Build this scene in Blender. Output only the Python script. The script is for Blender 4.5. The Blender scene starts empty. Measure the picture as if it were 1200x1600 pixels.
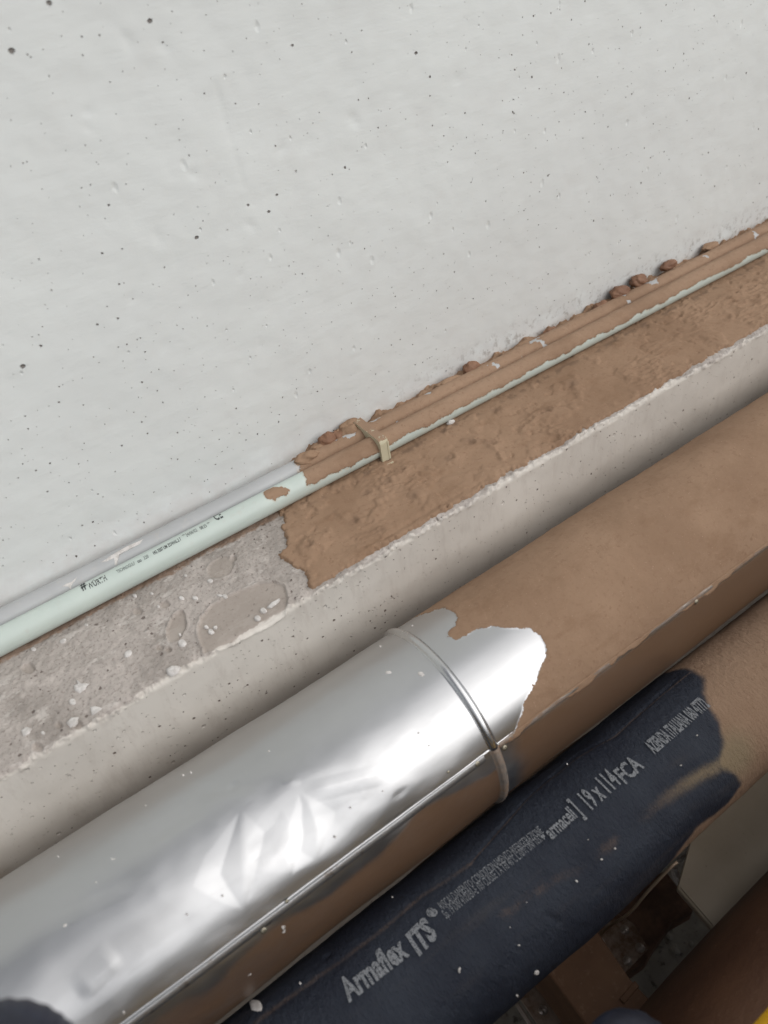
import bpy, bmesh, math, random
import numpy as np
from mathutils import Matrix, Vector

random.seed(7)
rng = np.random.default_rng(7)
S = bpy.context.scene
COL = S.collection

# ------------------------------------------------------------------ camera
F = 1155.0                       # focal length in photo pixels (1200 wide)
VP = (3240.0, -680.0)            # where the pipe direction meets the photo
BETA = math.radians(45.0)
H, D = 0.643, 0.81               # camera above ledge, camera in front of wall
_a = np.array([VP[0]-600, 800-VP[1], -F]); _a /= np.linalg.norm(_a)
_f = np.array([0, 0, -1.0]); _e1 = _f-(_f@_a)*_a; _e1 /= np.linalg.norm(_e1)
_e2 = np.cross(_a, _e1)
_h = math.cos(BETA)*_e1+math.sin(BETA)*_e2
_u = -math.sin(BETA)*_e1+math.cos(BETA)*_e2
RM = np.array([_a, _h, _u])
CAM = np.array([0.0, -D, H])
cd = bpy.data.cameras.new('camera'); cam = bpy.data.objects.new('camera', cd); COL.objects.link(cam)
m4 = Matrix([[*RM[0], CAM[0]], [*RM[1], CAM[1]], [*RM[2], CAM[2]], [0, 0, 0, 1]])
cam.matrix_world = m4
cd.sensor_fit = 'HORIZONTAL'; cd.sensor_width = 36; cd.lens = 36*F/1200
cd.clip_start = 0.02; cd.clip_end = 200
S.camera = cam
cd.dof.use_dof = True; cd.dof.focus_distance = 1.02; cd.dof.aperture_fstop = 5.6

# ------------------------------------------------------------------ light
W = bpy.data.worlds.new('World'); S.world = W; W.use_nodes = True
wt = W.node_tree; bg = wt.nodes['Background']
sky = wt.nodes.new('ShaderNodeTexSky'); sky.sky_type = 'NISHITA'; sky.sun_disc = False
SUN_EL, SUN_AZ = math.radians(42), math.radians(147)
sky.sun_elevation = SUN_EL; sky.sun_rotation = SUN_AZ
sky.air_density = 1.0; sky.dust_density = 2.0; sky.ozone_density = 1.0
hs = wt.nodes.new('ShaderNodeHueSaturation'); hs.inputs['Saturation'].default_value = 0.22
wt.links.new(sky.outputs[0], hs.inputs['Color']); wt.links.new(hs.outputs[0], bg.inputs[0])
bg.inputs[1].default_value = 0.12
sd = bpy.data.lights.new('sun', 'SUN'); sd.energy = 1.2; sd.angle = math.radians(88); sd.color = (1, .975, .945)
sun = bpy.data.objects.new('sun', sd); COL.objects.link(sun)
sdir = Vector((math.sin(SUN_AZ)*math.cos(SUN_EL), math.cos(SUN_AZ)*math.cos(SUN_EL), math.sin(SUN_EL)))
sun.rotation_euler = sdir.to_track_quat('Z', 'Y').to_euler()
sun.location = (0, -3, 5)
S.view_settings.view_transform = 'Standard'; S.view_settings.look = 'None'
S.view_settings.gamma = 1; S.view_settings.use_curve_mapping = False
S.view_settings.exposure = 0.2

# ------------------------------------------------------------------ numpy helpers
def _hash(ix, iy, seed):
    n = (ix.astype(np.int64)*374761393 + iy.astype(np.int64)*668265263 + seed*144269504) & 0x7fffffff
    n = ((n ^ (n >> 13))*1274126177) & 0x7fffffff
    n = n ^ (n >> 16)
    return (n & 0xffff)/65535.0
def vnoise(x, y, seed=0):
    ix = np.floor(x); iy = np.floor(y); fx = x-ix; fy = y-iy
    ix = ix.astype(np.int64); iy = iy.astype(np.int64)
    ux = fx*fx*fx*(fx*(fx*6-15)+10); uy = fy*fy*fy*(fy*(fy*6-15)+10)
    def g(i, j, dx, dy):
        a = _hash(i, j, seed)*2*np.pi
        return np.cos(a)*dx+np.sin(a)*dy
    a = g(ix, iy, fx, fy); b = g(ix+1, iy, fx-1, fy); c = g(ix, iy+1, fx, fy-1); d = g(ix+1, iy+1, fx-1, fy-1)
    return 1.5*((a*(1-ux)+b*ux)*(1-uy)+(c*(1-ux)+d*ux)*uy)
def fbm(x, y, scale, octv=4, seed=0, gain=.5):
    r = 0; amp = 1; s = scale
    for k in range(octv):
        r = r+amp*vnoise(x*s+17.3*k, y*s+9.1*k, seed+k); amp *= gain; s *= 2.03
    return r
def sstep(a, b, x):
    t = np.clip((x-a)/(b-a), 0, 1); return t*t*(3-2*t)
def polysd(px, py, poly):
    """signed distance, positive inside"""
    P = np.array(poly, float); n = len(P); d = np.full(px.shape, 1e9); ins = np.zeros(px.shape, bool)
    for i in range(n):
        a = P[i]; b = P[(i+1) % n]; e = b-a; L = e@e+1e-18
        t = np.clip(((px-a[0])*e[0]+(py-a[1])*e[1])/L, 0, 1)
        d = np.minimum(d, (px-a[0]-t*e[0])**2+(py-a[1]-t*e[1])**2)
        c = ((a[1] > py) != (b[1] > py))
        with np.errstate(divide='ignore', invalid='ignore'):
            xx = (b[0]-a[0])*(py-a[1])/(b[1]-a[1]+1e-18)+a[0]
        ins ^= c & (px < xx)
    return np.where(ins, 1, -1)*np.sqrt(d)
def linedist(px, py, pts):
    P = np.array(pts, float); d = np.full(px.shape, 1e9)
    for a, b in zip(P[:-1], P[1:]):
        e = b-a; L = e@e+1e-18
        t = np.clip(((px-a[0])*e[0]+(py-a[1])*e[1])/L, 0, 1)
        d = np.minimum(d, (px-a[0]-t*e[0])**2+(py-a[1]-t*e[1])**2)
    return np.sqrt(d)
def ray(px, py):
    v = RM@np.array([px-600.0, 800.0-py, -F]); return v/np.linalg.norm(v)
def hitz(px, py, z):
    d = ray(px, py); return CAM+d*(z-CAM[2])/d[2]
def hity(px, py, y):
    d = ray(px, py); return CAM+d*(y-CAM[1])/d[1]
def at(px, py, depth):
    return CAM+ray(px, py)*depth
def hitcyl(px, py, yc, zc, R):
    """(x, theta) on a cylinder along x; nearest tangent if missed"""
    d = ray(px, py); oy, oz = CAM[1]-yc, CAM[2]-zc
    A = d[1]**2+d[2]**2; B = oy*d[1]+oz*d[2]; C = oy*oy+oz*oz-R*R
    q = B*B-A*C; t = (-B-math.sqrt(max(q, 0)))/A
    p = CAM+d*t
    t_ = math.atan2(p[2]-zc, p[1]-yc)
    return p[0], (t_+2*math.pi if t_ < -math.pi/2 else t_)

# ------------------------------------------------------------------ scene graph helpers
def tag(o, label=None, cat=None, kind=None, group=None):
    if label: o['label'] = label
    if cat: o['category'] = cat
    if kind: o['kind'] = kind
    if group: o['group'] = group
    return o
def thing(name, label, cat, loc=(0, 0, 0), group=None):
    o = bpy.data.objects.new(name, None); COL.objects.link(o); o.location = loc
    o.empty_display_size = .05
    return tag(o, label, cat, None, group)
def link(name, me, mat, parent=None, smooth=True):
    o = bpy.data.objects.new(name, me); COL.objects.link(o)
    if mat: me.materials.append(mat)
    if smooth: me.shade_smooth()
    if parent:
        o.parent = parent
        o.matrix_parent_inverse = Matrix.Translation(-Vector(parent.location))
    return o
def mesh(verts, faces):
    me = bpy.data.meshes.new('m'); me.from_pydata([tuple(v) for v in verts], [], faces); me.update(); return me
def gridmesh(P, closed_v=False, attrs=None, flip=False):
    """P: (nu, nv, 3)"""
    nu, nv = P.shape[:2]
    idx = np.arange(nu*nv).reshape(nu, nv)
    a = idx[:-1, :-1]; b = idx[1:, :-1]; c = idx[1:, 1:]; d = idx[:-1, 1:]
    q = np.stack([a, b, c, d], -1).reshape(-1, 4)
    if closed_v:
        a = idx[:-1, -1]; b = idx[1:, -1]; c = idx[1:, 0]; d = idx[:-1, 0]
        q = np.concatenate([q, np.stack([a, b, c, d], -1)])
    if flip: q = q[:, ::-1]
    me = bpy.data.meshes.new('m'); n = len(q)
    me.vertices.add(nu*nv); me.vertices.foreach_set('co', P.reshape(-1).astype(np.float32))
    me.loops.add(n*4); me.loops.foreach_set('vertex_index', q.reshape(-1).astype(np.int32))
    me.polygons.add(n); me.polygons.foreach_set('loop_start', (np.arange(n)*4).astype(np.int32))
    me.polygons.foreach_set('loop_total', np.full(n, 4, np.int32))
    me.update(calc_edges=True); me.validate()
    for k, v in (attrs or {}).items():
        at_ = me.attributes.new(k, 'FLOAT', 'POINT'); at_.data.foreach_set('value', v.reshape(-1).astype(np.float32))
    return me
def box_mesh(x0, x1, y0, y1, z0, z1, bev=0.0):
    bm = bmesh.new(); bmesh.ops.create_cube(bm, size=1)
    for v in bm.verts:
        v.co = Vector((x0+(v.co.x+.5)*(x1-x0), y0+(v.co.y+.5)*(y1-y0), z0+(v.co.z+.5)*(z1-z0)))
    if bev: bmesh.ops.bevel(bm, geom=bm.edges[:], offset=bev, segments=2, affect='EDGES', profile=.5)
    me = bpy.data.meshes.new('m'); bm.to_mesh(me); bm.free(); return me
def tube_mesh(pts, R, n=24, rib=0, ribpitch=.004, caps=True):
    P = np.array(pts, float)
    # resample smooth (catmull-rom)
    Q = np.vstack([2*P[0]-P[1], P, 2*P[-1]-P[-2]]); out = []
    for i in range(1, len(Q)-2):
        L = np.linalg.norm(Q[i+1]-Q[i]); k = max(4, int(L/(ribpitch/4 if rib else .012)))
        for t in np.arange(k)/k:
            out.append(.5*((2*Q[i])+(-Q[i-1]+Q[i+1])*t+(2*Q[i-1]-5*Q[i]+4*Q[i+1]-Q[i+2])*t*t+(-Q[i-1]+3*Q[i]-3*Q[i+1]+Q[i+2])*t**3))
    out.append(P[-1]); C = np.array(out)
    T = np.gradient(C, axis=0); T /= np.linalg.norm(T, axis=1)[:, None]
    s = np.concatenate([[0], np.cumsum(np.linalg.norm(np.diff(C, axis=0), axis=1))])
    up = np.array([.13, .31, .94]); N = np.zeros_like(C); prev = np.cross(T[0], up)
    for i in range(len(C)):
        prev = prev-(prev@T[i])*T[i]; prev /= np.linalg.norm(prev); N[i] = prev
    B = np.cross(T, N); th = np.linspace(0, 2*np.pi, n, endpoint=False)
    RR = R+(rib*np.sin(2*np.pi*s/ribpitch) if rib else 0*s)
    G = C[:, None, :]+RR[:, None, None]*(np.cos(th)[None, :, None]*N[:, None, :]+np.sin(th)[None, :, None]*B[:, None, :])
    if caps:
        G = np.concatenate([np.repeat(C[:1, None], n, 1), G, np.repeat(C[-1:, None], n, 1)])
    return gridmesh(G, True, flip=True)
def join_meshes(list_vf):
    V = []; Fc = []
    for v, f in list_vf:
        o = len(V); V += [tuple(p) for p in v]; Fc += [tuple(i+o for i in q) for q in f]
    return mesh(V, Fc)

# ------------------------------------------------------------------ node helpers
class NT:
    def __init__(s, name):
        s.m = bpy.data.materials.new(name); s.m.use_nodes = True; s.t = s.m.node_tree
        s.b = s.t.nodes['Principled BSDF']; s.out = s.t.nodes['Material Output']
        s.co = s.t.nodes.new('ShaderNodeNewGeometry').outputs['Position']
    def set(s, sock, v):
        if hasattr(v, 'is_linked') or hasattr(v, 'links'): s.t.links.new(v, sock)
        else: sock.default_value = v
    def math(s, op, a, b=0.0, c=None, clamp=False):
        n = s.t.nodes.new('ShaderNodeMath'); n.operation = op; n.use_clamp = clamp
        s.set(n.inputs[0], a); s.set(n.inputs[1], b)
        if c is not None: s.set(n.inputs[2], c)
        return n.outputs[0]
    def noise(s, scale, detail=4, rough=.55, vec=None, dist=0, out=0):
        n = s.t.nodes.new('ShaderNodeTexNoise'); s.t.links.new(vec or s.co, n.inputs['Vector'])
        n.inputs['Scale'].default_value = scale; n.inputs['Detail'].default_value = detail
        n.inputs['Roughness'].default_value = rough; n.inputs['Distortion'].default_value = dist
        return n.outputs[out]
    def voro(s, scale, vec=None, feature='F1', out='Distance', rnd=1.0):
        n = s.t.nodes.new('ShaderNodeTexVoronoi'); n.feature = feature
        s.t.links.new(vec or s.co, n.inputs['Vector']); n.inputs['Scale'].default_value = scale
        n.inputs['Randomness'].default_value = rnd
        return n.outputs[out] if isinstance(out, str) else [n.outputs[o] for o in out]
    def map(s, scale=(1, 1, 1), loc=(0, 0, 0), rot=(0, 0, 0), vec=None):
        n = s.t.nodes.new('ShaderNodeMapping'); s.t.links.new(vec or s.co, n.inputs[0])
        n.inputs['Scale'].default_value = scale; n.inputs['Location'].default_value = loc; n.inputs['Rotation'].default_value = rot
        return n.outputs[0]
    def ss(s, v, lo, hi, t0=0.0, t1=1.0):
        n = s.t.nodes.new('ShaderNodeMapRange'); n.interpolation_type = 'SMOOTHSTEP'; s.set(n.inputs[0], v)
        n.inputs[1].default_value = lo; n.inputs[2].default_value = hi; n.inputs[3].default_value = t0; n.inputs[4].default_value = t1
        return n.outputs[0]
    def mix(s, f, a, b, typ='MIX'):
        n = s.t.nodes.new('ShaderNodeMix'); n.data_type = 'RGBA'; n.blend_type = typ; n.clamp_factor = True
        s.set(n.inputs[0], f)
        for i, v in ((6, a), (7, b)):
            s.set(n.inputs[i], (*v, 1) if isinstance(v, tuple) and len(v) == 3 else v)
        return n.outputs[2]
    def ramp(s, v, *stops):
        n = s.t.nodes.new('ShaderNodeValToRGB'); s.set(n.inputs[0], v); e = n.color_ramp.elements
        while len(e) < len(stops): e.new(.5)
        for k, (p, c) in enumerate(stops): e[k].position = p; e[k].color = (*c, 1)
        return n.outputs[0]
    def attr(s, name):
        n = s.t.nodes.new('ShaderNodeAttribute'); n.attribute_name = name; return n.outputs['Fac']
    def bump(s, h, dist=.001, strength=1.0, nrm=None):
        n = s.t.nodes.new('ShaderNodeBump'); s.set(n.inputs['Height'], h)
        n.inputs['Distance'].default_value = dist; n.inputs['Strength'].default_value = strength
        if nrm: s.t.links.new(nrm, n.inputs['Normal'])
        return n.outputs[0]
    def sep(s, vec=None):
        n = s.t.nodes.new('ShaderNodeSeparateXYZ'); s.t.links.new(vec or s.co, n.inputs[0]); return n.outputs
    def pins(s, scale, rmin, rmax, prob, seed=(0, 0, 0), vec=None, k=2.5):
        """scattered pin holes: 1 inside a hole. radii in metres"""
        g = s.sep(vec); cb = s.t.nodes.new('ShaderNodeCombineXYZ')
        s.t.links.new(g[0], cb.inputs[0]); s.t.links.new(s.math('SUBTRACT', g[2], g[1]), cb.inputs[1])
        v = s.map(loc=seed, vec=cb.outputs[0])
        v2 = s.t.nodes.new('ShaderNodeVectorMath'); v2.operation = 'ADD'
        nz = s.t.nodes.new('ShaderNodeTexNoise'); s.t.links.new(v, nz.inputs['Vector']); nz.inputs['Scale'].default_value = 500; nz.inputs['Detail'].default_value = 1
        sc = s.t.nodes.new('ShaderNodeVectorMath'); sc.operation = 'SCALE'; s.t.links.new(nz.outputs['Color'], sc.inputs[0]); sc.inputs['Scale'].default_value = .0016
        s.t.links.new(v, v2.inputs[0]); s.t.links.new(sc.outputs[0], v2.inputs[1])
        vn = s.t.nodes.new('ShaderNodeTexVoronoi'); vn.voronoi_dimensions = '2D'; s.t.links.new(v2.outputs[0], vn.inputs['Vector']); vn.inputs['Scale'].default_value = scale
        d, c = vn.outputs['Distance'], vn.outputs['Color']
        sp = s.sep(c)
        r = s.math('MULTIPLY_ADD', s.math('POWER', sp[0], 2.0), (rmax-rmin)*scale, rmin*scale)
        on = s.math('LESS_THAN', sp[1], prob)
        r = s.math('MULTIPLY', r, on)
        return s.math('MULTIPLY', s.math('SUBTRACT', 1.0, s.math('DIVIDE', d, s.math('ADD', r, .0001))), k, clamp=True)
    def fin(s, col=None, rough=None, nrm=None, metal=None, spec=None):
        if col is not None: s.set(s.b.inputs['Base Color'], (*col, 1) if isinstance(col, tuple) and len(col) == 3 else col)
        if rough is not None: s.set(s.b.inputs['Roughness'], rough)
        if metal is not None: s.set(s.b.inputs['Metallic'], metal)
        if spec is not None: s.b.inputs['Specular IOR Level'].default_value = spec
        if nrm is not None: s.t.links.new(nrm, s.b.inputs['Normal'])
        return s.m

MUD_A, MUD_B = (.302, .197, .128), (.255, .162, .103)
def mud_colour(n):
    c = n.mix(n.ss(n.noise(9, 5, .6), .35, .65), MUD_A, MUD_B)
    c = n.mix(n.math('MULTIPLY', n.ss(n.noise(2.6, 5, .65), .42, .66), .7), c, (.335, .222, .146))
    c = n.mix(n.math('MULTIPLY', n.ss(n.noise(26, 5, .7, n.map(scale=(.5, 1, 1))), .52, .70), .5), c, (.225, .136, .082))
    c = n.mix(n.ss(n.noise(160, 5, .7), .52, .75), c, (.24, .145, .092))
    c = n.mix(n.ss(n.noise(420, 3, .7), .64, .74), c, (.42, .29, .21))
    return c

# wall
n = NT('white_painted_concrete')
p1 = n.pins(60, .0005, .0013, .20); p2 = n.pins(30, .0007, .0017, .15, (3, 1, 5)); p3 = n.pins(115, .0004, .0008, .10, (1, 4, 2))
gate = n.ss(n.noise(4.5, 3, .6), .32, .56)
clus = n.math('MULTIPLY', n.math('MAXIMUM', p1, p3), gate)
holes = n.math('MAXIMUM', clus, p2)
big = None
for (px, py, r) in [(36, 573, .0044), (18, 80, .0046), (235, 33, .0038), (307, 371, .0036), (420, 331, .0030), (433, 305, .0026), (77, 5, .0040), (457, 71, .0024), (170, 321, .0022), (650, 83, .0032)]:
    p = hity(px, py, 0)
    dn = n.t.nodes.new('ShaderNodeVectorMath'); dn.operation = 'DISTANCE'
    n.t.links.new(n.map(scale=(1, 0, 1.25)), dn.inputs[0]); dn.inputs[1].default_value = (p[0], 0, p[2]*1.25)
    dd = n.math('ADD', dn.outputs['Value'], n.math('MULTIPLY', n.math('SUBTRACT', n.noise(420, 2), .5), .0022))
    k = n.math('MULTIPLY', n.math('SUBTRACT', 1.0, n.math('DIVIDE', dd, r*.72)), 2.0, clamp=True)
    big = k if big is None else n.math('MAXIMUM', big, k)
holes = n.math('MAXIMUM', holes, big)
dent = n.pins(30, .0014, .0042, .20, (7, 2, 1), n.map(scale=(1, 1, .62), rot=(0, .5, 0)), 1.1)
brush = n.noise(90, 5, .62, n.map(scale=(.22, 1, 1), rot=(0, .12, 0)))
brush2 = n.noise(300, 4, .6, n.map(scale=(.18, 1, 1), rot=(0, -.05, 0)))
hgt = n.math('ADD', n.math('MULTIPLY', brush, .26), n.math('MULTIPLY', brush2, .09))
hgt = n.math('ADD', hgt, n.math('MULTIPLY', n.noise(700, 3, .6), .07))
hgt = n.math('SUBTRACT', hgt, n.math('MULTIPLY', dent, .6))
hgt = n.math('SUBTRACT', hgt, n.math('MULTIPLY', holes, 1.6))
z = n.sep()[2]
c = n.mix(n.ss(n.noise(2.2, 4, .55), .3, .7), (.71, .735, .718), (.68, .70, .685))
c = n.mix(n.math('MULTIPLY', n.ss(n.noise(14, 5, .65), .5, .72), .25), c, (.64, .64, .62))
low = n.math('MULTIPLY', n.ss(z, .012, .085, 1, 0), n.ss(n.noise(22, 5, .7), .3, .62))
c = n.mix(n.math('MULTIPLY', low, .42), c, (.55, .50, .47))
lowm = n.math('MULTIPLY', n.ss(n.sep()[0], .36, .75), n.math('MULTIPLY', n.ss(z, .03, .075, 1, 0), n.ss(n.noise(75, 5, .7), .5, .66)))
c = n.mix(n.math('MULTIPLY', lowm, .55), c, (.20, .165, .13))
c = n.mix(n.math('MULTIPLY', n.ss(holes, .05, .9), .85), c, (.13, .105, .09))  # pit dirt and the shade inside the holes, painted as one brown
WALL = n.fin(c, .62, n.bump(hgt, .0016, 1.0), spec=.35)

# ledge: top bare screed, front white paint
n = NT('ledge_concrete')
lt = n.attr('top'); lip = n.attr('lip'); smo = n.attr('smooth'); mudn = n.attr('film_tint')
grain = n.noise(260, 5, .7); med = n.noise(48, 6, .65)
ct = n.mix(n.ss(n.noise(11, 6, .65, dist=.6), .36, .64), (.44, .395, .36), (.32, .285, .255))
ct = n.mix(n.math('MULTIPLY', n.ss(med, .5, .68), .8), ct, (.50, .45, .41))
ct = n.mix(n.math('MULTIPLY', n.ss(grain, .52, .66), .65), ct, (.19, .16, .14))
ct = n.mix(n.math('MULTIPLY', n.ss(n.noise(30, 6, .75, n.map(scale=(.5, 1, 1), rot=(0, 0, .7))), .56, .62), .6), ct, (.56, .52, .48))
ct = n.mix(n.math('MULTIPLY', smo, .8), ct, (.34, .29, .25))
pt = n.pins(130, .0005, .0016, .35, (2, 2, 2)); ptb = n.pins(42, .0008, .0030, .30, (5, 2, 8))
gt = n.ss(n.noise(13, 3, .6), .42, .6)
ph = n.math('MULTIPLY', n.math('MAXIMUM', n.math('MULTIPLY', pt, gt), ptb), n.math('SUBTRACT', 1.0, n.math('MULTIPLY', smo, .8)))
ct = n.mix(n.math('MULTIPLY', ph, .8), ct, (.13, .10, .085))  # dirt and hole shade painted into the pits of the top
cf = n.mix(n.ss(n.noise(6, 5, .6), .35, .65), (.68, .64, .58), (.60, .56, .505))
cf = n.mix(n.math('MULTIPLY', n.ss(n.noise(60, 5, .7, n.map(scale=(1, 1, .25))), .5, .7), .4), cf, (.50, .45, .40))
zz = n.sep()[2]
cf = n.mix(n.math('MULTIPLY', n.ss(zz, -.02, -.19, 0, 1), .5), cf, (.44, .37, .30))  # shade of the gap painted in: front darkens downwards
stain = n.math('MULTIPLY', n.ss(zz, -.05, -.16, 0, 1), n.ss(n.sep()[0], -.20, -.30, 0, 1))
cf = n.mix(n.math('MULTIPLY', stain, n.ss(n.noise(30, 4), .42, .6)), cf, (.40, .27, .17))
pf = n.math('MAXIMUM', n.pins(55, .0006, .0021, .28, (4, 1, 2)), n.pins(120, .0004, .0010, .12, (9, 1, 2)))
cf = n.mix(n.math('MULTIPLY', pf, .85), cf, (.13, .095, .075))  # front pits: dirt and hole shade put into the colour
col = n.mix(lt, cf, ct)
col = n.mix(n.math('MULTIPLY', n.ss(n.math('ADD', lip, n.math('MULTIPLY', n.math('SUBTRACT', n.noise(120, 5, .7), .5), 1.0)), .42, .75), .75), col, (.64, .595, .54))
col = n.mix(n.math('MULTIPLY', n.ss(n.math('ADD', mudn, n.math('MULTIPLY', n.math('SUBTRACT', n.noise(200, 5, .75), .5), .9)), .45, .75), .85), col, (.30, .20, .14))
hh = n.math('ADD', n.math('MULTIPLY', grain, .5), n.math('MULTIPLY', med, .7))
hh = n.math('MULTIPLY', hh, n.math('SUBTRACT', 1.0, n.math('MULTIPLY', smo, .85)))
hh = n.math('MULTIPLY', hh, n.math('MULTIPLY_ADD', lt, .75, .25))
hh = n.math('SUBTRACT', hh, n.math('MULTIPLY', n.math('MAXIMUM', ph, pf), 1.1))
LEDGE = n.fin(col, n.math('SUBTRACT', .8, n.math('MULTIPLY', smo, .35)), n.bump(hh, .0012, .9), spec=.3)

# mud
n = NT('dried_mud')
hh = n.math('ADD', n.math('MULTIPLY', n.noise(110, 6, .62), .42), n.math('MULTIPLY', n.noise(480, 4, .7), .28))
cr = n.voro(150, n.map(scale=(.7, 1, 1)), 'DISTANCE_TO_EDGE')
c = mud_colour(n)
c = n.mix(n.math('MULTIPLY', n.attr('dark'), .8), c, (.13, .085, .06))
MUD = n.fin(c, .9, n.bump(hh, .0013, .8), spec=.15)
n = NT('wet_mud_clump')
c = n.mix(n.ss(n.noise(30, 4), .35, .65), (.25, .135, .08), (.18, .09, .052))
MUDL = n.fin(c, .62, n.bump(n.noise(150, 5, .6), .0012, .7), spec=.35)

# mud over plastic conduits and over metal, driven by 'dust' signed distance (metres)
def mask_node(n, scale1=120, amp1=.006, scale2=480, amp2=.0022, soft=.0006, name='dust'):
    a = n.attr(name)
    a = n.math('ADD', a, n.math('MULTIPLY', n.math('SUBTRACT', n.noise(scale1, 4, .6), .5), amp1))
    a = n.math('ADD', a, n.math('MULTIPLY', n.math('SUBTRACT', n.noise(scale2, 3, .7), .5), amp2))
    return n.ss(a, -soft, soft)
def conduit_mat(name, ca, cb):
    n = NT(name); m = mask_node(n, 220, .008, 700, .004, .0003)
    rim = n.math('MULTIPLY', n.ss(n.attr('dust'), -.004, 0.0), n.ss(n.noise(300, 4, .7), .42, .6))
    c = n.mix(n.ss(n.noise(15, 4), .35, .65), ca, cb)
    c = n.mix(n.math('MULTIPLY', n.ss(n.noise(50, 5, .7), .56, .7), .25), c, (.50, .47, .42))
    c = n.mix(n.math('MULTIPLY', rim, .75), c, (.56, .47, .36))
    c = n.mix(m, c, mud_colour(n))
    h = n.math('ADD', n.math('MULTIPLY', m, .8), n.math('MULTIPLY', n.math('MULTIPLY', m, n.noise(300, 4, .7)), .5))
    return n.fin(c, n.mix(m, (.38,)*3, (.9,)*3), n.bump(h, .0009, .8), spec=.4)
GREEN = conduit_mat('pale_green_plastic', (.545, .61, .56), (.51, .575, .53))
GREY = conduit_mat('light_grey_plastic', (.43, .435, .435), (.39, .395, .395))

def metal_mat(name, undust=True):
    n = NT(name)
    m = mask_node(n, 150, .006, 420, .004, .0005)
    f = n.attr('film_tint')                                  # brown film and brown reflection painted as one, soft
    f = n.ss(n.math('ADD', f, n.math('MULTIPLY', n.math('MULTIPLY', n.math('SUBTRACT', n.noise(28, 5, .7, n.map(scale=(.35, 1, 1))), .5), .7), n.math('MULTIPLY', f, 4.0, clamp=True))), .15, .95)
    c = n.mix(n.ss(n.noise(5, 4), .3, .7), (.53, .532, .535), (.49, .492, .496))
    sm = n.ss(n.noise(24, 5, .6, n.map(scale=(.5, 1, 1))), .45, .75)
    rough = n.math('MULTIPLY_ADD', sm, .14, .32)
    scr = n.ss(n.noise(900, 2, .6, n.map(scale=(.02, 1, 1), rot=(.3, .05, .1))), .66, .74)
    rough = n.math('ADD', rough, n.math('MULTIPLY', scr, .12))
    rough = n.math('ADD', rough, n.math('MULTIPLY', n.noise(300, 3, .6), .04))
    h = n.math('MULTIPLY', n.noise(18, 3, .5, n.map(scale=(.4, 1, 1))), .5)
    nb = n.bump(h, .0022, .5)
    n.fin(c, rough, nb, metal=1.0)
    d = n.t.nodes.new('ShaderNodeBsdfPrincipled')
    mc = mud_colour(n)
    n.t.links.new(mc, d.inputs['Base Color']); d.inputs['Roughness'].default_value = .88; d.inputs['Specular IOR Level'].default_value = .2
    dh = n.math('ADD', n.math('MULTIPLY', n.noise(55, 6, .68), 1.1), n.math('MULTIPLY', n.noise(320, 4, .7), .3))
    n.t.links.new(n.bump(n.math('ADD', dh, n.math('MULTIPLY', m, 1.2)), .0016, .75), d.inputs['Normal'])
    fl = n.t.nodes.new('ShaderNodeBsdfPrincipled')
    fl.inputs['Base Color'].default_value = (.13, .072, .038, 1); fl.inputs['Roughness'].default_value = .5
    fl.inputs['Specular IOR Level'].default_value = .5
    x1 = n.t.nodes.new('ShaderNodeMixShader'); x2 = n.t.nodes.new('ShaderNodeMixShader')
    n.t.links.new(n.math('MULTIPLY', f, .85), x1.inputs[0]); n.t.links.new(n.b.outputs[0], x1.inputs[1]); n.t.links.new(fl.outputs[0], x1.inputs[2])
    n.t.links.new(m, x2.inputs[0]); n.t.links.new(x1.outputs[0], x2.inputs[1]); n.t.links.new(d.outputs[0], x2.inputs[2])
    n.t.links.new(x2.outputs[0], n.out.inputs[0])
    return n.m
METAL = metal_mat('aluminium_jacket')
n = NT('bare_aluminium'); TRIM = n.fin(n.mix(n.ss(n.noise(60, 4, .7), .55, .7), (.42, .42, .42), (.26, .22, .19)), .46, n.bump(n.noise(200, 3), .0003, .5), metal=1.0)
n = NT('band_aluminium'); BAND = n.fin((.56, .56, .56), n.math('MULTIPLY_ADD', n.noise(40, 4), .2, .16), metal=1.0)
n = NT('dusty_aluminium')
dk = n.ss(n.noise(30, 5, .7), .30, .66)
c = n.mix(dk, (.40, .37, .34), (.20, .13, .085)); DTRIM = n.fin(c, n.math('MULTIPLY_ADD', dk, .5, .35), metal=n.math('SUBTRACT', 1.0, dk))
n = NT('screw_steel'); SCREW = n.fin((.35, .32, .25), .45, metal=.9)

# black rubber foam
n = NT('black_rubber_insulation')
fn = n.noise(90, 5, .7); du = n.attr('dust')
m = n.math('ADD', du, n.math('MULTIPLY', n.math('SUBTRACT', n.noise(60, 6, .72, n.map(scale=(.6, 1, 1))), .5), .34))
m = n.math('ADD', m, n.math('MULTIPLY', n.math('SUBTRACT', n.noise(420, 4, .7), .5), .45))
m = n.ss(m, .12, .92)
c = n.mix(n.ss(n.noise(12, 5, .6), .35, .68), (.012, .016, .028), (.022, .028, .042))
c = n.mix(n.math('MULTIPLY', n.ss(n.noise(16, 5, .65, n.map(scale=(.16, 1, 1))), .53, .70), .5), c, (.075, .062, .055))
c = n.mix(n.math('MULTIPLY', n.ss(n.noise(300, 4, .7), .58, .72), .4), c, (.012, .013, .017))
c = n.mix(m, c, n.mix(n.ss(n.attr('ochre'), 0, 1), mud_colour(n), (.23, .172, .105)))
wr = n.noise(230, 5, .7, n.map(scale=(1, .45, .45), rot=(.3, 0, 0)))
h = n.math('ADD', n.math('MULTIPLY', wr, 1.4), n.math('MULTIPLY', n.noise(620, 3, .7), .35))
RUBBER = n.fin(c, n.mix(m, (.52,)*3, (.9,)*3), n.bump(h, .0030, 1.0), spec=.4)

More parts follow.
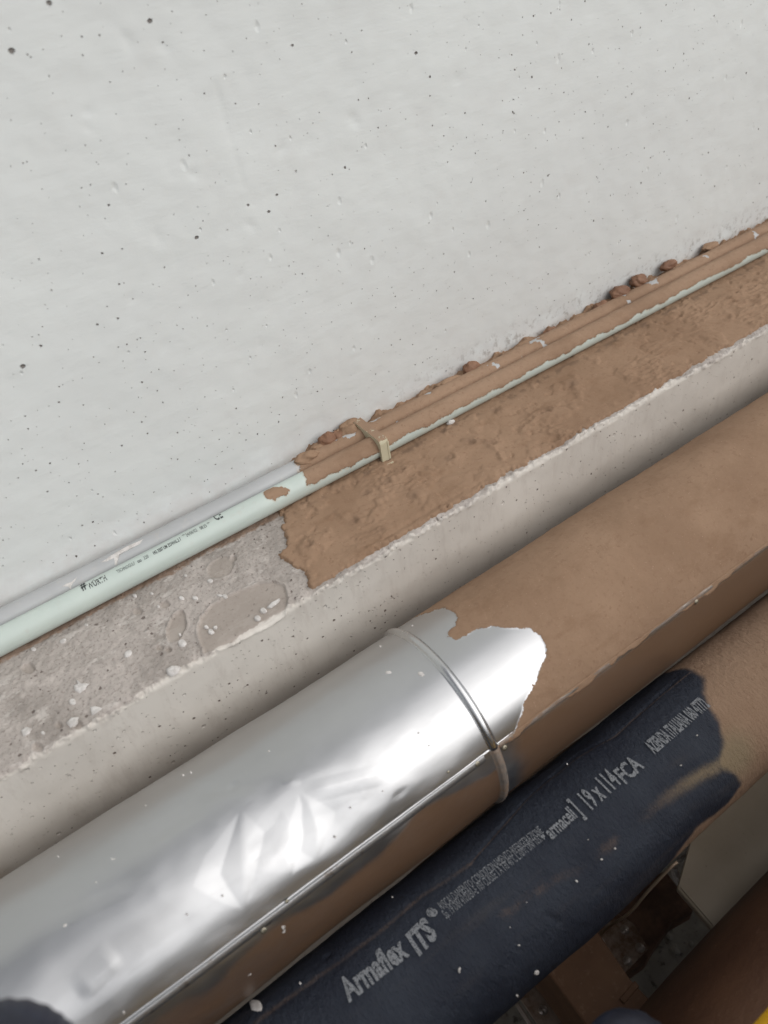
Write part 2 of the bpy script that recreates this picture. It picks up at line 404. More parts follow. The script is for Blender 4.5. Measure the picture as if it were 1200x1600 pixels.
def ink_mat(name, col, thr):
    n = NT(name); n.fin(n.mix(n.noise(500, 2), col, tuple(k*.6 for k in col)), .7)
    tr = n.t.nodes.new('ShaderNodeBsdfTransparent'); mx = n.t.nodes.new('ShaderNodeMixShader')
    k = n.ss(n.noise(750, 3, .7), thr-.04, thr+.04)
    n.t.links.new(k, mx.inputs[0]); n.t.links.new(n.b.outputs[0], mx.inputs[1]); n.t.links.new(tr.outputs[0], mx.inputs[2])
    n.t.links.new(mx.outputs[0], n.out.inputs[0]); return n.m
INKW = ink_mat('worn_white_print', (.24, .25, .265), .57)
INKG = ink_mat('grey_black_print', (.06, .065, .065), .80)
n = NT('cream_plastic')
nz = n.t.nodes.new('ShaderNodeNewGeometry'); up = n.sep(nz.outputs['Normal'])[2]
mm = n.math('MULTIPLY', n.ss(up, .6, .8), n.ss(n.noise(110, 4, .6), .33, .40))
CREAM = n.fin(n.mix(mm, (.56, .52, .37), mud_colour(n)), n.mix(mm, (.4,)*3, (.9,)*3), n.bump(n.math('ADD', mm, n.noise(300, 3)), .0006, .6))
n = NT('white_plaster_drop'); PLAST = n.fin(n.mix(n.ss(n.noise(200, 4), .4, .6), (.66, .63, .60), (.52, .49, .46)), .8, n.bump(n.noise(500, 3), .0006, .6))

n = NT('floor_slab')
c = n.mix(n.ss(n.noise(9, 6, .7), .35, .65), (.40, .38, .34), (.28, .26, .23))
c = n.mix(n.math('MULTIPLY', n.ss(n.noise(45, 5, .7), .55, .66), .85), c, (.075, .06, .05))
FLOOR = n.fin(c, .85, n.bump(n.noise(120, 5, .7), .003, .7))
n = NT('rust_stained_steel')
c = n.mix(n.ss(n.noise(22, 6, .72), .40, .62), (.46, .36, .29), (.22, .125, .075))
c = n.mix(n.ss(n.noise(70, 5, .75), .58, .68), c, (.36, .31, .27))
PLATE = n.fin(c, .55, n.bump(n.noise(90, 5, .7), .0015, .6), metal=.25)
n = NT('dark_rust')
c = n.mix(n.ss(n.noise(16, 6, .72), .4, .62), (.15, .09, .065), (.26, .15, .10)); DRUST = n.fin(c, .8, n.bump(n.noise(60, 5, .7), .003, .7))
n = NT('brown_dusty_paint')
c = n.mix(n.ss(n.noise(7, 5, .65), .35, .65), (.20, .105, .055), (.15, .075, .04)); c = n.mix(n.math('MULTIPLY', n.ss(n.noise(90, 5, .7), .55, .7), .4), c, (.30, .19, .12))
BROWN = n.fin(c, .75, n.bump(n.noise(140, 5, .7), .001, .5))
n = NT('red_brown_paint')
c = n.mix(n.ss(n.noise(12, 6, .7, n.map(scale=(.4, 1, 1))), .35, .65), (.125, .058, .030), (.085, .038, .021)); c = n.mix(n.math('MULTIPLY', n.ss(n.noise(120, 5, .7), .6, .72), .5), c, (.20, .11, .07))
REDB = n.fin(c, .6, n.bump(n.noise(100, 5, .7), .0015, .6))
n = NT('beige_grey_sheet')
c = n.mix(n.ss(n.noise(6, 5, .6), .35, .65), (.30, .245, .18), (.25, .20, .14)); c = n.mix(n.math('MULTIPLY', n.ss(n.noise(60, 5, .75), .62, .7), .5), c, (.12, .08, .05))
BEIGE = n.fin(c, .6, n.bump(n.noise(60, 4), .0008, .4))
n = NT('dark_blue_rubber'); HOSE = n.fin(n.mix(n.ss(n.noise(30, 4), .4, .65), (.010, .012, .022), (.018, .022, .04)), .5, n.bump(n.noise(600, 3), .0004, .4))
n = NT('yellow_paint'); YELLOW = n.fin(n.mix(n.ss(n.noise(30, 5, .7), .4, .7), (.80, .44, .02), (.68, .34, .015)), .45)
n = NT('weathered_render'); PARA = n.fin(n.mix(n.ss(n.noise(5, 5, .65), .35, .65), (.10, .10, .105), (.07, .07, .075)), .85, n.bump(n.noise(60, 5, .7), .003, .6))
n = NT('cable_sheath'); CABLE = n.fin((.30, .22, .15), .5)
n = NT('galvanised_rod'); ROD = n.fin((.50, .44, .40), .35, metal=.7)

# ------------------------------------------------------------------ large structure
XA, XB = -1.6, 3.2
def xsamp(a=-.34, b=1.75, near=.0015, far=.0032):
    xs = [a]
    while xs[-1] < b:
        t = min(1, max(0, xs[-1]/1.6)); xs.append(xs[-1]+near*(1-t)+far*t)
    return np.concatenate([np.linspace(XA, a, 60)[:-1], np.array(xs), np.linspace(b, XB, 60)[1:]])
LW = D-H/math.tan(math.radians(45+2.9))      # ledge width
FZ = -1.05

# white wall
xs = xsamp(near=.0030, far=.005)
zs = np.concatenate([np.linspace(-.02, .12, 60), np.arange(.123, .8, .0035), np.linspace(.81, 1.9, 25)])
X, Z = np.meshgrid(xs, zs, indexing='ij')
Y = fbm(X, Z, 3, 3, 5)*.0022+fbm(X, Z, 26, 3, 9)*.0005
foot = 1-sstep(.0, .062, Z+fbm(X, Z, 8, 2, 3)*.004)
Y = Y-foot*(.007-.004*sstep(.2, .5, X))*(1+.10*fbm(X, Z, 16, 3, 14))
cp = [hity(x, y, 0) for x, y in ((338, 135), (352, 190), (366, 240), (380, 290))]
ld = linedist(X, Z, [(p[0], p[2]) for p in cp]); Y += .0005*np.exp(-(ld/.0035)**2)
for (x, y, r, dp) in [(200, 65, 9, 1), (258, 75, 6, .6), (553, 188, 9, 1), (440, 235, 7, .8), (480, 221, 8, .6), (300, 272, 6, .9), (137, 175, 5, .8), (135, 200, 6, .7), (392, 352, 8, .9), (244, 368, 8, .9), (207, 465, 6, .8), (375, 430, 5, .8), (255, 540, 8, .8), (583, 512, 6, .8), (480, 590, 8, .7), (408, 540, 12, .7), (716, 125, 8, .8)]:
    p = hity(x, y, 0); rr = r*.0011
    a = rng.uniform(0, 3); dx = X-p[0]; dz = Z-p[2]
    q = ((dx*math.cos(a)+dz*math.sin(a))/rr)**2+((-dx*math.sin(a)+dz*math.cos(a))/(rr*.6))**2
    Y += dp*.0011*np.exp(-q)
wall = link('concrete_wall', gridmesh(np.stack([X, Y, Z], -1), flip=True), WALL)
tag(wall, 'white painted concrete wall with pin holes rising behind the two conduits', 'wall')

# ledge block : one sheet over top, lip and front
prof = []                                      # (s, y, z, istop)
ys = np.concatenate([np.linspace(.01, -.03, 12), np.arange(-.032, -LW+.008, -.0014)])
nt = len(ys)
arc = [(-LW+.008+(-.008)*math.sin(t), -.008+.008*math.cos(t)) for t in np.linspace(0, math.pi/2, 9)[1:]]
zf = np.concatenate([np.arange(-.0095, -.26, -.0018), np.linspace(-.27, FZ, 14)])
PY = np.concatenate([ys, [a[0] for a in arc], np.full(len(zf), -LW)])
PZ = np.concatenate([np.zeros(nt), [a[1] for a in arc], zf])
NY = np.concatenate([np.zeros(nt), [-math.sin(t) for t in np.linspace(0, math.pi/2, 9)[1:]], -np.ones(len(zf))])
NZ = np.concatenate([np.ones(nt), [math.cos(t) for t in np.linspace(0, math.pi/2, 9)[1:]], np.zeros(len(zf))])
sp = np.concatenate([[0], np.cumsum(np.hypot(np.diff(PY), np.diff(PZ)))])
s_edge = sp[nt+3]
xs = xsamp()
X, SP = np.meshgrid(xs, sp, indexing='ij')
s2 = s_edge-SP                                 # >0 on top
def lp(px, py):
    p = hitz(px, py, 0); return (p[0], s_edge-(sp[nt-1]+(-LW+.008-p[1]) if p[1] < ys[-1] else np.interp(-p[1], -ys, sp[:nt])))
edge_w = fbm(X, X*0+1.7, 9, 4, 21)*.0035+fbm(X, X*0+5.7, 60, 4, 22)*.0022
top = sstep(-.002, .002, s2-edge_w)
lip = np.exp(-((s2-edge_w-.0002)/(.0034+.0022*fbm(X, SP*0, 25, 4, 31)))**2)*(.75+.5*fbm(X, SP, 70, 4, 33, .65))
rough = fbm(X, SP, 28, 5, 41, .6)*.0014+fbm(X, SP, 160, 3, 45, .6)*.0006
dsp = top*rough+(1-top)*fbm(X, SP, 9, 3, 51)*.0012
dsp += lip*(.0007+.0034*fbm(X, SP, 110, 5, 61, .7))
smo = np.zeros_like(X)
def blob(poly, depth, rim, sm):
    global dsp, smo
    P = [lp(*p) for p in poly]; d = polysd(X, s2, P)+fbm(X, SP, 70, 2, 77)*.0012
    inside = sstep(-.0008, .0022, d)
    dsp = dsp*(1-inside*sm)+inside*depth+rim*np.exp(-(d/.0014)**2); smo = np.maximum(smo, inside*sm)
def ell(cx, cy, rx, ry, rot=0, k=16):
    return [(cx+rx*math.cos(t)*math.cos(rot)-ry*math.sin(t)*math.sin(rot), cy+rx*math.cos(t)*math.sin(rot)+ry*math.sin(t)*math.cos(rot)) for t in np.linspace(0, 2*math.pi, k, endpoint=False)]
blob([(308, 990), (312, 965), (330, 945), (345, 935), (375, 922), (405, 910), (430, 908), (446, 915), (452, 935), (445, 958), (425, 972), (400, 985), (370, 1000), (345, 1012), (318, 1022)], -.0014, .0022, .92)
blob(ell(276, 980, 27, 15, -1.2), -.0012, .0020, .9)
blob(ell(345, 887, 24, 16, -.5), -.0006, .0008, .7)
for c_ in [(215, 955, 8, 6), (258, 944, 8, 6), (365, 873, 6, 6), (250, 1012, 6, 5), (264, 1015, 5, 5), (60, 1168, 9, 7), (122, 1133, 8, 7), (92, 1134, 6, 6), (45, 1045, 12, 9)]:
    blob(ell(*c_), -.0026, .0008, .6)
film_tint = np.zeros_like(X)
dcond = s2-(LW-.085)                            # dirty strip along the conduits
film_tint = np.maximum(film_tint, sstep(-.006, .012, dcond+.006*fbm(X, SP, 12, 4, 88))*.75)
film_tint = np.maximum(film_tint, sstep(lp(470, 900)[0]-.01, lp(520, 900)[0]+.06, X)*top*.8*0)
P = np.stack([X, PY[None, :]+NY[None, :]*dsp, PZ[None, :]+NZ[None, :]*dsp], -1)
ledge = link('concrete_ledge', gridmesh(P, attrs={'top': top, 'lip': lip, 'smooth': smo, 'film_tint': film_tint}, flip=True), LEDGE)
tag(ledge, 'rough concrete ledge with ragged painted edge at the foot of the white wall', 'ledge')

# floor and parapet
me = box_mesh(XA-1, XB+1, -2.6, -LW-.001, FZ-.1, FZ)
tag(link('ground', me, FLOOR, smooth=False), kind='structure')
me = box_mesh(XA-1, XB+1, -1.75, -1.52, FZ+.001, .36, .01)
tag(link('parapet_wall', me, PARA, smooth=False), 'dark weathered parapet facing the white wall across the pipe trench', 'wall')

# ------------------------------------------------------------------ mud on the ledge
bx = [(432, 800), (440, 812), (436, 826), (447, 838), (444, 852), (436, 868), (440, 880), (456, 888), (470, 893), (478, 905), (484, 922)]
bl = [hitz(x, y, 0) for x, y in bx]
x0 = min(p[0] for p in bl)-.03
xs = xsamp(a=x0, b=1.9, near=.0013, far=.0026); xs = xs[xs >= x0]
ys = np.arange(-LW+.0035, -.028, .0015)
X, Y = np.meshgrid(xs, ys, indexing='ij')
poly = [(bl[0][0]+.008, -.03)]+[(p[0], p[1]) for p in bl]+[(bl[-1][0]+.012, -LW+.004+.0)]
# mud keeps clear of the lip
far = [(x, -LW+.0055) for x in np.linspace(bl[-1][0]+.02, 3.3, 40)]
poly = poly+far+[(3.3, .05), (bl[0][0]+.0, .05)]
sdm = polysd(X, Y, poly)+fbm(X, Y, 40, 4, 101, .6)*.0045+fbm(X, Y, 180, 3, 105, .6)*.0022
k = sstep(-.0005, .0045, sdm)
hm = .0036+fbm(X, Y, 9, 4, 111)*.0011+fbm(X, Y, 45, 4, 121, .55)*.0005-.0016*sstep(.35, .7, fbm(X, Y, 60, 3, 127))*sstep(-.1, .3, fbm(X, Y, 7, 2, 129))+.0022*sstep(.25, .7, fbm(X, Y, 16, 4, 128, .55))
wr = sstep(.10, .55, fbm(X, Y, 5, 2, 131)+.15)*(1-np.abs(fbm(X*1.0+Y*.8, Y*2.2, 26, 4, 141)))**3
hm += wr*.0034
dark = np.zeros_like(X)
for (x, y, r, a) in [(487, 853, 11, 4.2), (610, 753, 14, 4.0), (632, 735, 10, 3.6), (705, 716, 14, 5), (740, 690, 14, 3.8), (772, 692, 12, 3.6), (575, 770, 12, 2.6), (560, 812, 16, 2), (650, 775, 12, 2.2), (505, 912, 13, 2.4), (600, 828, 10, 1.8), (780, 640, 18, 2.4), (860, 640, 16, 2), (900, 600, 18, 1.8)]:
    p = hitz(x, y, .004); rr = r*.00125; q = ((X-p[0])/rr)**2+((Y-p[1])/(rr*.75))**2
    nn = fbm(X, Y, 90, 3, int(x))
    hm += a*.001*np.exp(-q*(1+.6*nn))*(1+.7*nn)
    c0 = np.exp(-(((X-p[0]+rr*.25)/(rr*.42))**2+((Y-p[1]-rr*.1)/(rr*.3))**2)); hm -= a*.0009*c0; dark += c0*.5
for pts, a in [([(755, 690), (772, 700), (785, 718)], .0028), ([(725, 688), (745, 690), (770, 690)], .0022), ([(692, 748), (740, 738), (800, 722)], .0012), ([(585, 850), (640, 815), (700, 780), (760, 748)], -.0016), ([(545, 838), (590, 840), (618, 850)], -.001), ([(820, 640), (850, 665), (880, 672)], .0012)]:
    w = [hitz(x, y, .004) for x, y in pts]; dd = linedist(X, Y, [(p[0], p[1]) for p in w])+fbm(X, Y, 120, 3, 151)*.0015
    hm += a*np.exp(-(dd/.0035)**2)
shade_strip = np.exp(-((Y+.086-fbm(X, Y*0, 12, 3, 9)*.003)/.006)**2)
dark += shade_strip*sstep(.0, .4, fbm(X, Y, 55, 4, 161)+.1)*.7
Zm = np.where(k > 0, -.003+k*(hm+.003), -.004)
edge = sstep(-LW+.004, -LW+.009, Y+fbm(X, Y*0, 70, 4, 171)*.002); Zm = Zm*edge+(1-edge)*(-.006)
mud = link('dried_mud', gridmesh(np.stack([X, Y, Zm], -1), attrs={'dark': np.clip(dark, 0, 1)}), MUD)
tag(mud, 'brown dried mud crust spread over the right part of the ledge', 'mud', 'stuff')

# mud heaped behind the conduits against the wall
CR = .0162; CY, CZ = -.0635, .0195; C2R = .0150; C2Y, C2Z = -.0325, .0205
bs = hity(395, 750, -.016)[0]; bs2 = hity(470, 722, -.03)[0]
xs = xsamp(a=bs-.01, b=1.9, near=.0012, far=.0024); xs = xs[xs >= bs-.01]
ys = np.arange(-.0535, .006, .0011)
X, Y = np.meshgrid(xs, ys, indexing='ij')
grow = sstep(bs, bs2, X); full = sstep(bs2, bs2+.035, X)
wallside = sstep(-.030, -.012, Y)
circ = C2Z+np.sqrt(np.clip(C2R**2-(Y-C2Y)**2, 0, None))
cover = np.where(np.abs(Y-C2Y) < C2R, circ+.0012, 0)
Zh = .009+wallside*(.009*grow+.003*full)+fbm(X, Y, 12, 3, 181)*.0018*full
lumpn = np.clip(fbm(X, Y, 42, 3, 191)+.15, 0, 1)
clust = np.exp(-((X-hity(520, 690, -.03)[0])/.055)**2)
Zh += clust*lumpn*.022*sstep(-.052, -.04, Y)
Zh += full*.006*sstep(-.052, -.046, Y)*np.clip(fbm(X, Y, 34, 4, 201)*1.6, -.4, 1.4)
for (x, y, a, r) in [(735, 578, .017, .013), (722, 590, .010, .010), (858, 518, .014, .013), (870, 520, .008, .02), (660, 632, .007, .014), (610, 650, .009, .012), (470, 718, .008, .008), (905, 500, .006, .014), (1040, 412, .006, .012), (1085, 396, .006, .014)]:
    p = hity(x, y, -.018); q = ((X-p[0])/r)**2+((Y+.018)/(.012))**2; Zh += .55*a*np.exp(-q)
dk = np.zeros_like(X)
for (x, y, r) in [(925, 495, .008), (785, 556, .010), (690, 604, .009)]:
    p = hity(x, y, -.022); q = ((X-p[0])/r)**2+((Y+.020)/(.010))**2; Zh += .006*np.exp(-((np.sqrt(q)-1.3)/.45)**2); Zh -= .016*np.exp(-q*1.2); dk += .55*np.exp(-q*1.5)
Zh += full*fbm(X, Y, 90, 3, 211)*.0008
Zh = np.where(X < bs, -.01, Zh)
me = gridmesh(np.stack([X, Y, Zh], -1), attrs={'dark': np.clip(dk, 0, 1)})
mudt = thing('mud_heap', 'lumpy brown mud packed between the wall and the rear grey conduit', 'mud', (bs2, -.02, 0))
mh = link('mud_bank', me, MUD, mudt)
def lump_mesh(c, r, seed, sq=(1, 1, 1)):
    bm = bmesh.new(); bmesh.ops.create_icosphere(bm, subdivisions=4, radius=1)
    V = np.array([v.co[:] for v in bm.verts])
    k_ = 1+.22*fbm(V[:, 0]*1.3+V[:, 2], V[:, 1]*1.3-V[:, 2]*.7, 1.1, 3, seed)
    for v, kk in zip(bm.verts, k_): v.co = Vector((c[0]+v.co.x*r*kk*sq[0], c[1]+v.co.y*r*kk*sq[1], c[2]+v.co.z*r*kk*sq[2]))
    me = bpy.data.meshes.new('m'); bm.to_mesh(me); bm.free(); return me
for i, (x, y, yy, r, sq) in enumerate([(511, 688, -.020, .0078, (1.25, 1, .95)), (498, 700, -.022, .006, (1.6, 1, .8)), (530, 684, -.018, .0085, (1.6, 1, .9)), (548, 676, -.022, .0085, (1.4, 1, 1)), (556, 690, -.030, .0075, (1.5, 1, .9)),
        (540, 702, -.036, .007, (1.4, 1, .8)), (525, 706, -.036, .0062, (1.3, 1, .8)), (562, 697, -.036, .007, (1.2, 1, .9)), (478, 716, -.034, .0075, (1.7, .9, .75)), (571, 684, -.028, .007, (1.3, 1, 1)), (545, 664, -.012, .007, (2.0, 1, .8)),
        (736, 578, -.016, .0115, (1.15, .8, 1.0)), (757, 578, -.020, .008, (2.4, .9, .65)), (860, 522, -.016, .010, (1.3, .8, .9)), (885, 521, -.020, .009, (2.4, .9, .6)), (614, 649, -.012, .006, (2.2, 1, .7)), (655, 632, -.012, .006, (2.4, 1, .7)), (1045, 414, -.014, .008, (2, 1, .8)), (940, 481, -.022, .0105, (1.4, 1, .8)), (968, 457, -.018, .0115, (1.5, 1, .8)), (998, 438, -.016, .0105, (1.4, 1, .8)), (905, 497, -.024, .007, (1.8, 1, .7)), (700, 598, -.020, .0075, (2.6, 1, .7)), (640, 640, -.024, .0075, (3, .9, .6)), (820, 538, -.016, .007, (3, 1, .6)), (1110, 385, -.014, .008, (2.4, 1, .6))]):
    p = hity(x, y, yy); link('mud_lump', lump_mesh(p, r*(1.45 if i < 10 else 1.15), 300+i, sq), MUDL if i in (0, 2, 4, 6, 11, 13, 17, 18, 19, 20) else MUD, mudt)

# ------------------------------------------------------------------ conduits
def cyl_grid(xs, th, yc, zc, Rf):
    X, T = np.meshgrid(xs, th, indexing='ij'); R = Rf(X, T)
    return X, T, np.stack([X, yc+R*np.cos(T), zc+R*np.sin(T)], -1)
def conduit(name, yc, zc, R, dustf, mat, parent):
    xs = xsamp(near=.0016, far=.003); th = np.linspace(math.radians(-80), math.radians(280), 120, endpoint=False)
    X, T = np.meshgrid(xs, th, indexing='ij'); dst = dustf(X, T)
    sag = .0012*np.sin(X*2.1+R*300)
    RR = R+.0006*sstep(-.001, .002, dst)*(1+.8*fbm(X, T*R, 90, 3, 7))
    P = np.stack([X, yc+RR*np.cos(T), zc+sag*0+RR*np.sin(T)], -1)
    return link(name, gridmesh(P, True, attrs={'dust': dst}, flip=True), mat, parent)
g = thing('green_conduit', 'pale green plastic conduit half covered in mud, nearer the ledge edge', 'conduit', (0, CY, 0))
def green_dust(X, T):
    x0_ = hitcyl(478, 750, CY, CZ, CR)[0]
    tb = math.radians(166)+.10*sstep(.5, .2, X)*0+fbm(X, X*0, 9, 4, 91)*.30
    d = np.minimum((tb-T)*CR, (X-x0_)*.9+.0+(T-math.radians(120))*CR*.35)
    d = np.where(T < math.radians(60), np.minimum(X-x0_, .01), d)
    p2 = [hitcyl(x, y, CY, CZ, CR) for x, y in ((414, 768), (425, 762), (440, 759), (451, 766), (448, 774), (436, 776), (430, 781), (418, 779))]
    d = np.maximum(d, polysd(X, T*CR, [(x, t*CR) for x, t in p2]))
    return d+fbm(X, T*CR, 45, 3, 19)*.0028
conduit('tube', CY, CZ, CR, green_dust, GREEN, g)
g2 = thing('grey_conduit', 'light grey plastic conduit lying behind the green one against the wall', 'conduit', (0, C2Y, 0))
xg = hitcyl(466, 722, C2Y, C2Z, C2R)[0]
def grey_dust(X, T):
    d = X-xg+fbm(X, T*C2R, 60, 3, 29)*.008
    bare = fbm(X, T*C2R, 30, 4, 39)+.0*X
    return np.where(bare > .60, -.003, np.clip(d, -.1, .02))
conduit('tube', C2Y, C2Z, C2R, grey_dust, GREY, g2)
# white paint runs on the grey conduit
def patch_on_cyl(px_poly, yc, zc, R, off, mat, parent, name='paint_drip'):
    q = [hitcyl(x, y, yc, zc, R) for x, y in px_poly]; u = np.array([p[0] for p in q]); v = np.array([p[1]*R for p in q])
    cu, cv = u.mean(), v.mean(); rings = 5; n_ = len(q); V = []; Fc = []
    V.append((cu, cv, off*1.6))
    for k_ in range(1, rings+1):
        f = k_/rings; hgt_ = off*(1.6*(1-f**3))+.0001 if k_ < rings else -.0004
        for i in range(n_): V.append((cu+(u[i]-cu)*f, cv+(v[i]-cv)*f, hgt_))
    for i in range(n_): Fc.append((0, 1+i, 1+(i+1) % n_))
    for k_ in range(rings-1):
        a = 1+k_*n_; b = a+n_
        for i in range(n_): j = (i+1) % n_; Fc.append((a+i, b+i, b+j, a+j))
    V = [(x, yc+(R+h_)*math.cos(w/R), zc+(R+h_)*math.sin(w/R)) for x, w, h_ in V]
    me = mesh(V, Fc); return link(name, me, mat, parent)
for pl in [[(95, 917), (103, 912), (112, 909), (122, 900), (117, 908), (112, 915), (111, 922), (106, 917)], [(155, 880), (172, 868), (200, 852), (228, 840), (222, 848), (195, 862), (183, 870), (182, 884), (178, 884), (177, 873), (165, 878)]]:
    patch_on_cyl(pl, C2Y, C2Z, C2R, .0006, PLAST, g2)

# text helper -------------------------------------------------------
def text_mesh(s, bold=0.0):
    cu = bpy.data.curves.new('t', 'FONT'); cu.body = s; cu.size = 1; cu.offset = bold; cu.resolution_u = 2
    o = bpy.data.objects.new('t', cu); COL.objects.link(o)
    dg = bpy.context.evaluated_depsgraph_get(); me = bpy.data.meshes.new_from_object(o.evaluated_get(dg))
    bpy.data.objects.remove(o); bpy.data.curves.remove(cu)
    V = np.array([v.co[:] for v in me.vertices]); Fc = [tuple(p.vertices) for p in me.polygons]; bpy.data.meshes.remove(me)
    return V, Fc
def print_on_cyl(s, A, B, top, yc, zc, R, off, mat, parent, bold=0.0, name='lettering'):
    """s from photo point A to B along the baseline, letters rising to 'top' above A"""
    V, Fc = text_mesh(s, bold)
    xa, ta = hitcyl(*A, yc, zc, R); xb, tb = hitcyl(*B, yc, zc, R); xt, tt = hitcyl(*top, yc, zc, R)
    u = (V[:, 0]-V[:, 0].min())/(V[:, 0].max()-V[:, 0].min()); v = V[:, 1]/.7
    X = xa+(xb-xa)*u; T = ta+(tb-ta)*u+v*(tt-ta)
    P = np.stack([X, yc+(R+off)*np.cos(T), zc+(R+off)*np.sin(T)], -1)
    return link(name, mesh(P, Fc), mat, parent, smooth=False)
for s_, A, B, Tp, bo in [('\u2317', (128, 922), (136, 917), (124, 914), .03), ('W\u00dcRTH', (139, 921), (168, 906), (136, 913), .02), ('TECHNOGULF', (184, 896), (212, 882), (182, 891), .0), ('\u221e', (216, 880), (222, 877), (214, 875), .02), ('320', (226, 875), (233, 871), (224, 870), .0),
        ('HG 3207 UM ZOWAL.2 7', (241, 867), (284, 844), (239, 862), .02), ('*', (287, 841), (291, 839), (285, 836), .02), ('24/06/02', (292, 839), (309, 830), (290, 834), .0), ('08:25', (314, 828), (324, 823), (312, 823), .0), ('*', (326, 822), (330, 820), (324, 817), .02), ('CE', (338, 814), (349, 808), (335, 806), .02)]:
    if s_ in ('\u2317', '\u221e'): s_ = '#' if s_ == '\u2317' else 'oo'
    print_on_cyl(s_, A, B, Tp, CY, CZ, CR, .0003, INKG, g, bo)

# saddle clip ---------------------------------------------------------
xc0 = hity(603, 690, CY)[0]
pc = CAM+ray(601, 690)*1; 
tz = CZ+CR+.0058
q0 = hitz(603, 690, tz); cx = q0[0]
def clip_profile():
    yb, yf = -.014, CY-CR-.0052
    out = [(yb, tz-.010), (yb, tz-.0015), (yb-.002, tz), (yf+.006, tz), (yf+.0015, tz-.0018), (yf, tz-.006), (yf, .0055), (yf-.001, .0)]
    inn = [(yf+.0045, .0), (CY-CR-.0006, CZ)]
    for t in np.linspace(180, 0, 15)[1:]: inn.append((CY+(CR+.0007)*math.cos(math.radians(t)), CZ+(CR+.0007)*math.sin(math.radians(t))))
    inn.append((C2Y-C2R-.0004, C2Z+.004))
    for t in np.linspace(165, 20, 12): inn.append((C2Y+(C2R+.001)*math.cos(math.radians(t)), C2Z+(C2R+.001)*math.sin(math.radians(t))))
    return out+inn
pr = clip_profile(); bm = bmesh.new(); CW = .0135
vs = [bm.verts.new((cx-CW/2, y, z)) for y, z in pr]; f = bm.faces.new(vs)
r = bmesh.ops.extrude_face_region(bm, geom=[f]); bmesh.ops.translate(bm, vec=(CW, 0, 0), verts=[v for v in r['geom'] if isinstance(v, bmesh.types.BMVert)])
bmesh.ops.recalc_face_normals(bm, faces=bm.faces[:])
me = bpy.data.meshes.new('m'); bm.to_mesh(me); bm.free()
clip = thing('saddle_clip', 'cream plastic saddle clip with muddy top holding both conduits to the ledge', 'pipe clip', (cx, CY, 0))
o = link('saddle', me, CREAM, clip, smooth=False)
md = o.modifiers.new('b', 'BEVEL'); md.width = .0009; md.segments = 2; md.limit_method = 'ANGLE'
yf = CY-CR-.0052
link('rib', box_mesh(cx+CW/2-.0022, cx+CW/2+.0006, yf-.0008, yf+.0004, .006, tz-.005, .0003), CREAM, clip, False)
link('foot', box_mesh(cx-CW/2-.001, cx+CW/2+.001, yf-.006, yf+.012, -.001, .0042, .0008), CREAM, clip, False)
link('latch', box_mesh(cx-CW/2+.001, cx+CW/2-.001, yf-.0085, yf-.004, .0012, .0062, .0006), CREAM, clip, False)

# ------------------------------------------------------------------ big clad pipe
MD, MPHI, MK = .90, math.radians(45+16.1), .1288
MR = MD*MK; MY, MZ = -D+MD*math.cos(MPHI), H-MD*math.sin(MPHI)
BD, BPHI, BK = .925, math.radians(45+28.8), math.sin(math.radians(5.05))
BR = BD*BK; BY, BZ = -D+BD*math.cos(BPHI), H-BD*math.sin(BPHI)
mh_ = lambda x, y: hitcyl(x, y, MY, MZ, MR)
seamL = [mh_(*p) for p in ((205, 1594), (420, 1432), (600, 1296), (762, 1170))]
seamR = [mh_(*p) for p in ((775, 1165), (900, 1073), (1000, 996), (1100, 919), (1195, 848))]
TSL = np.mean([s[1] for s in seamL]); TSR = np.mean([s[1] for s in seamR])
BX = np.mean([mh_(*p)[0] for p in ((640, 997), (700, 1050), (745, 1118), (768, 1166))])
print('seams', np.degrees(TSL), np.degrees(TSR), 'band', BX, 'MR', MR, 'BR', BR, 'LW', LW)
pipe = thing('clad_pipe', 'large aluminium clad pipe, left half bare and dented, right half under brown dust', 'pipe', (0, MY, MZ))
def theta_samples(ts):
    a = np.arange(math.radians(20), math.radians(225), .0014/MR)
    e = ts+np.linspace(-.004, .004, 17)/MR
    a = a[(a < e[0]-.0003/MR) | (a > e[-1]+.0003/MR)]
    b = np.linspace(math.radians(226), math.radians(379), 50)
    return np.sort(np.concatenate([a, e, b]))
def groove(T, ts): return -.0011*np.exp(-(((T-ts)*MR+.0007)/.00055)**2)
TH = theta_samples(TSL)
xs = np.concatenate([np.linspace(XA, -.35, 50)[:-1], np.arange(-.35, BX-.004, .0014), [BX-.004]])
X, T = np.meshgrid(xs, TH, indexing='ij'); U = T*MR
Rr = np.full_like(X, MR)
def at_m(px, py): p = mh_(px, py); return p[0], p[1]*MR
def cone(px, py, rx, ru, dep, ang=0, pw=1.0, soft=.08):
    global Rr
    x0_, u0 = at_m(px, py); dx = X-x0_; du = U-u0; ca, sa = math.cos(ang), math.sin(ang)
    a = (dx*ca+du*sa)/rx; b = (-dx*sa+du*ca)/ru; q = np.sqrt(a*a+b*b+soft**2)
    Rr = Rr-dep*np.clip(1-q, 0, 1)**pw*(1 if pw <= 1 else 1)
def fold(p, q, w1, w2, dep, taper=1.0):
    """asymmetric crease from p to q: steep on one side (w1), shallow on other (w2)"""
    global Rr
    a = np.array(at_m(*p)); b = np.array(at_m(*q)); e = b-a; L = np.linalg.norm(e); e /= L; nn = np.array([-e[1], e[0]])
    t = ((X-a[0])*e[0]+(U-a[1])*e[1])/L; d = (X-a[0])*nn[0]+(U-a[1])*nn[1]
    env = np.clip(np.minimum(t/.3, (1-t)/.3), 0, 1); env = env*env*(3-2*env)
    w = np.where(d > 0, w1, w2); prof_ = np.clip(1-np.sqrt((d/w)**2+.004), 0, 1)
    Rr = Rr-dep*env*prof_
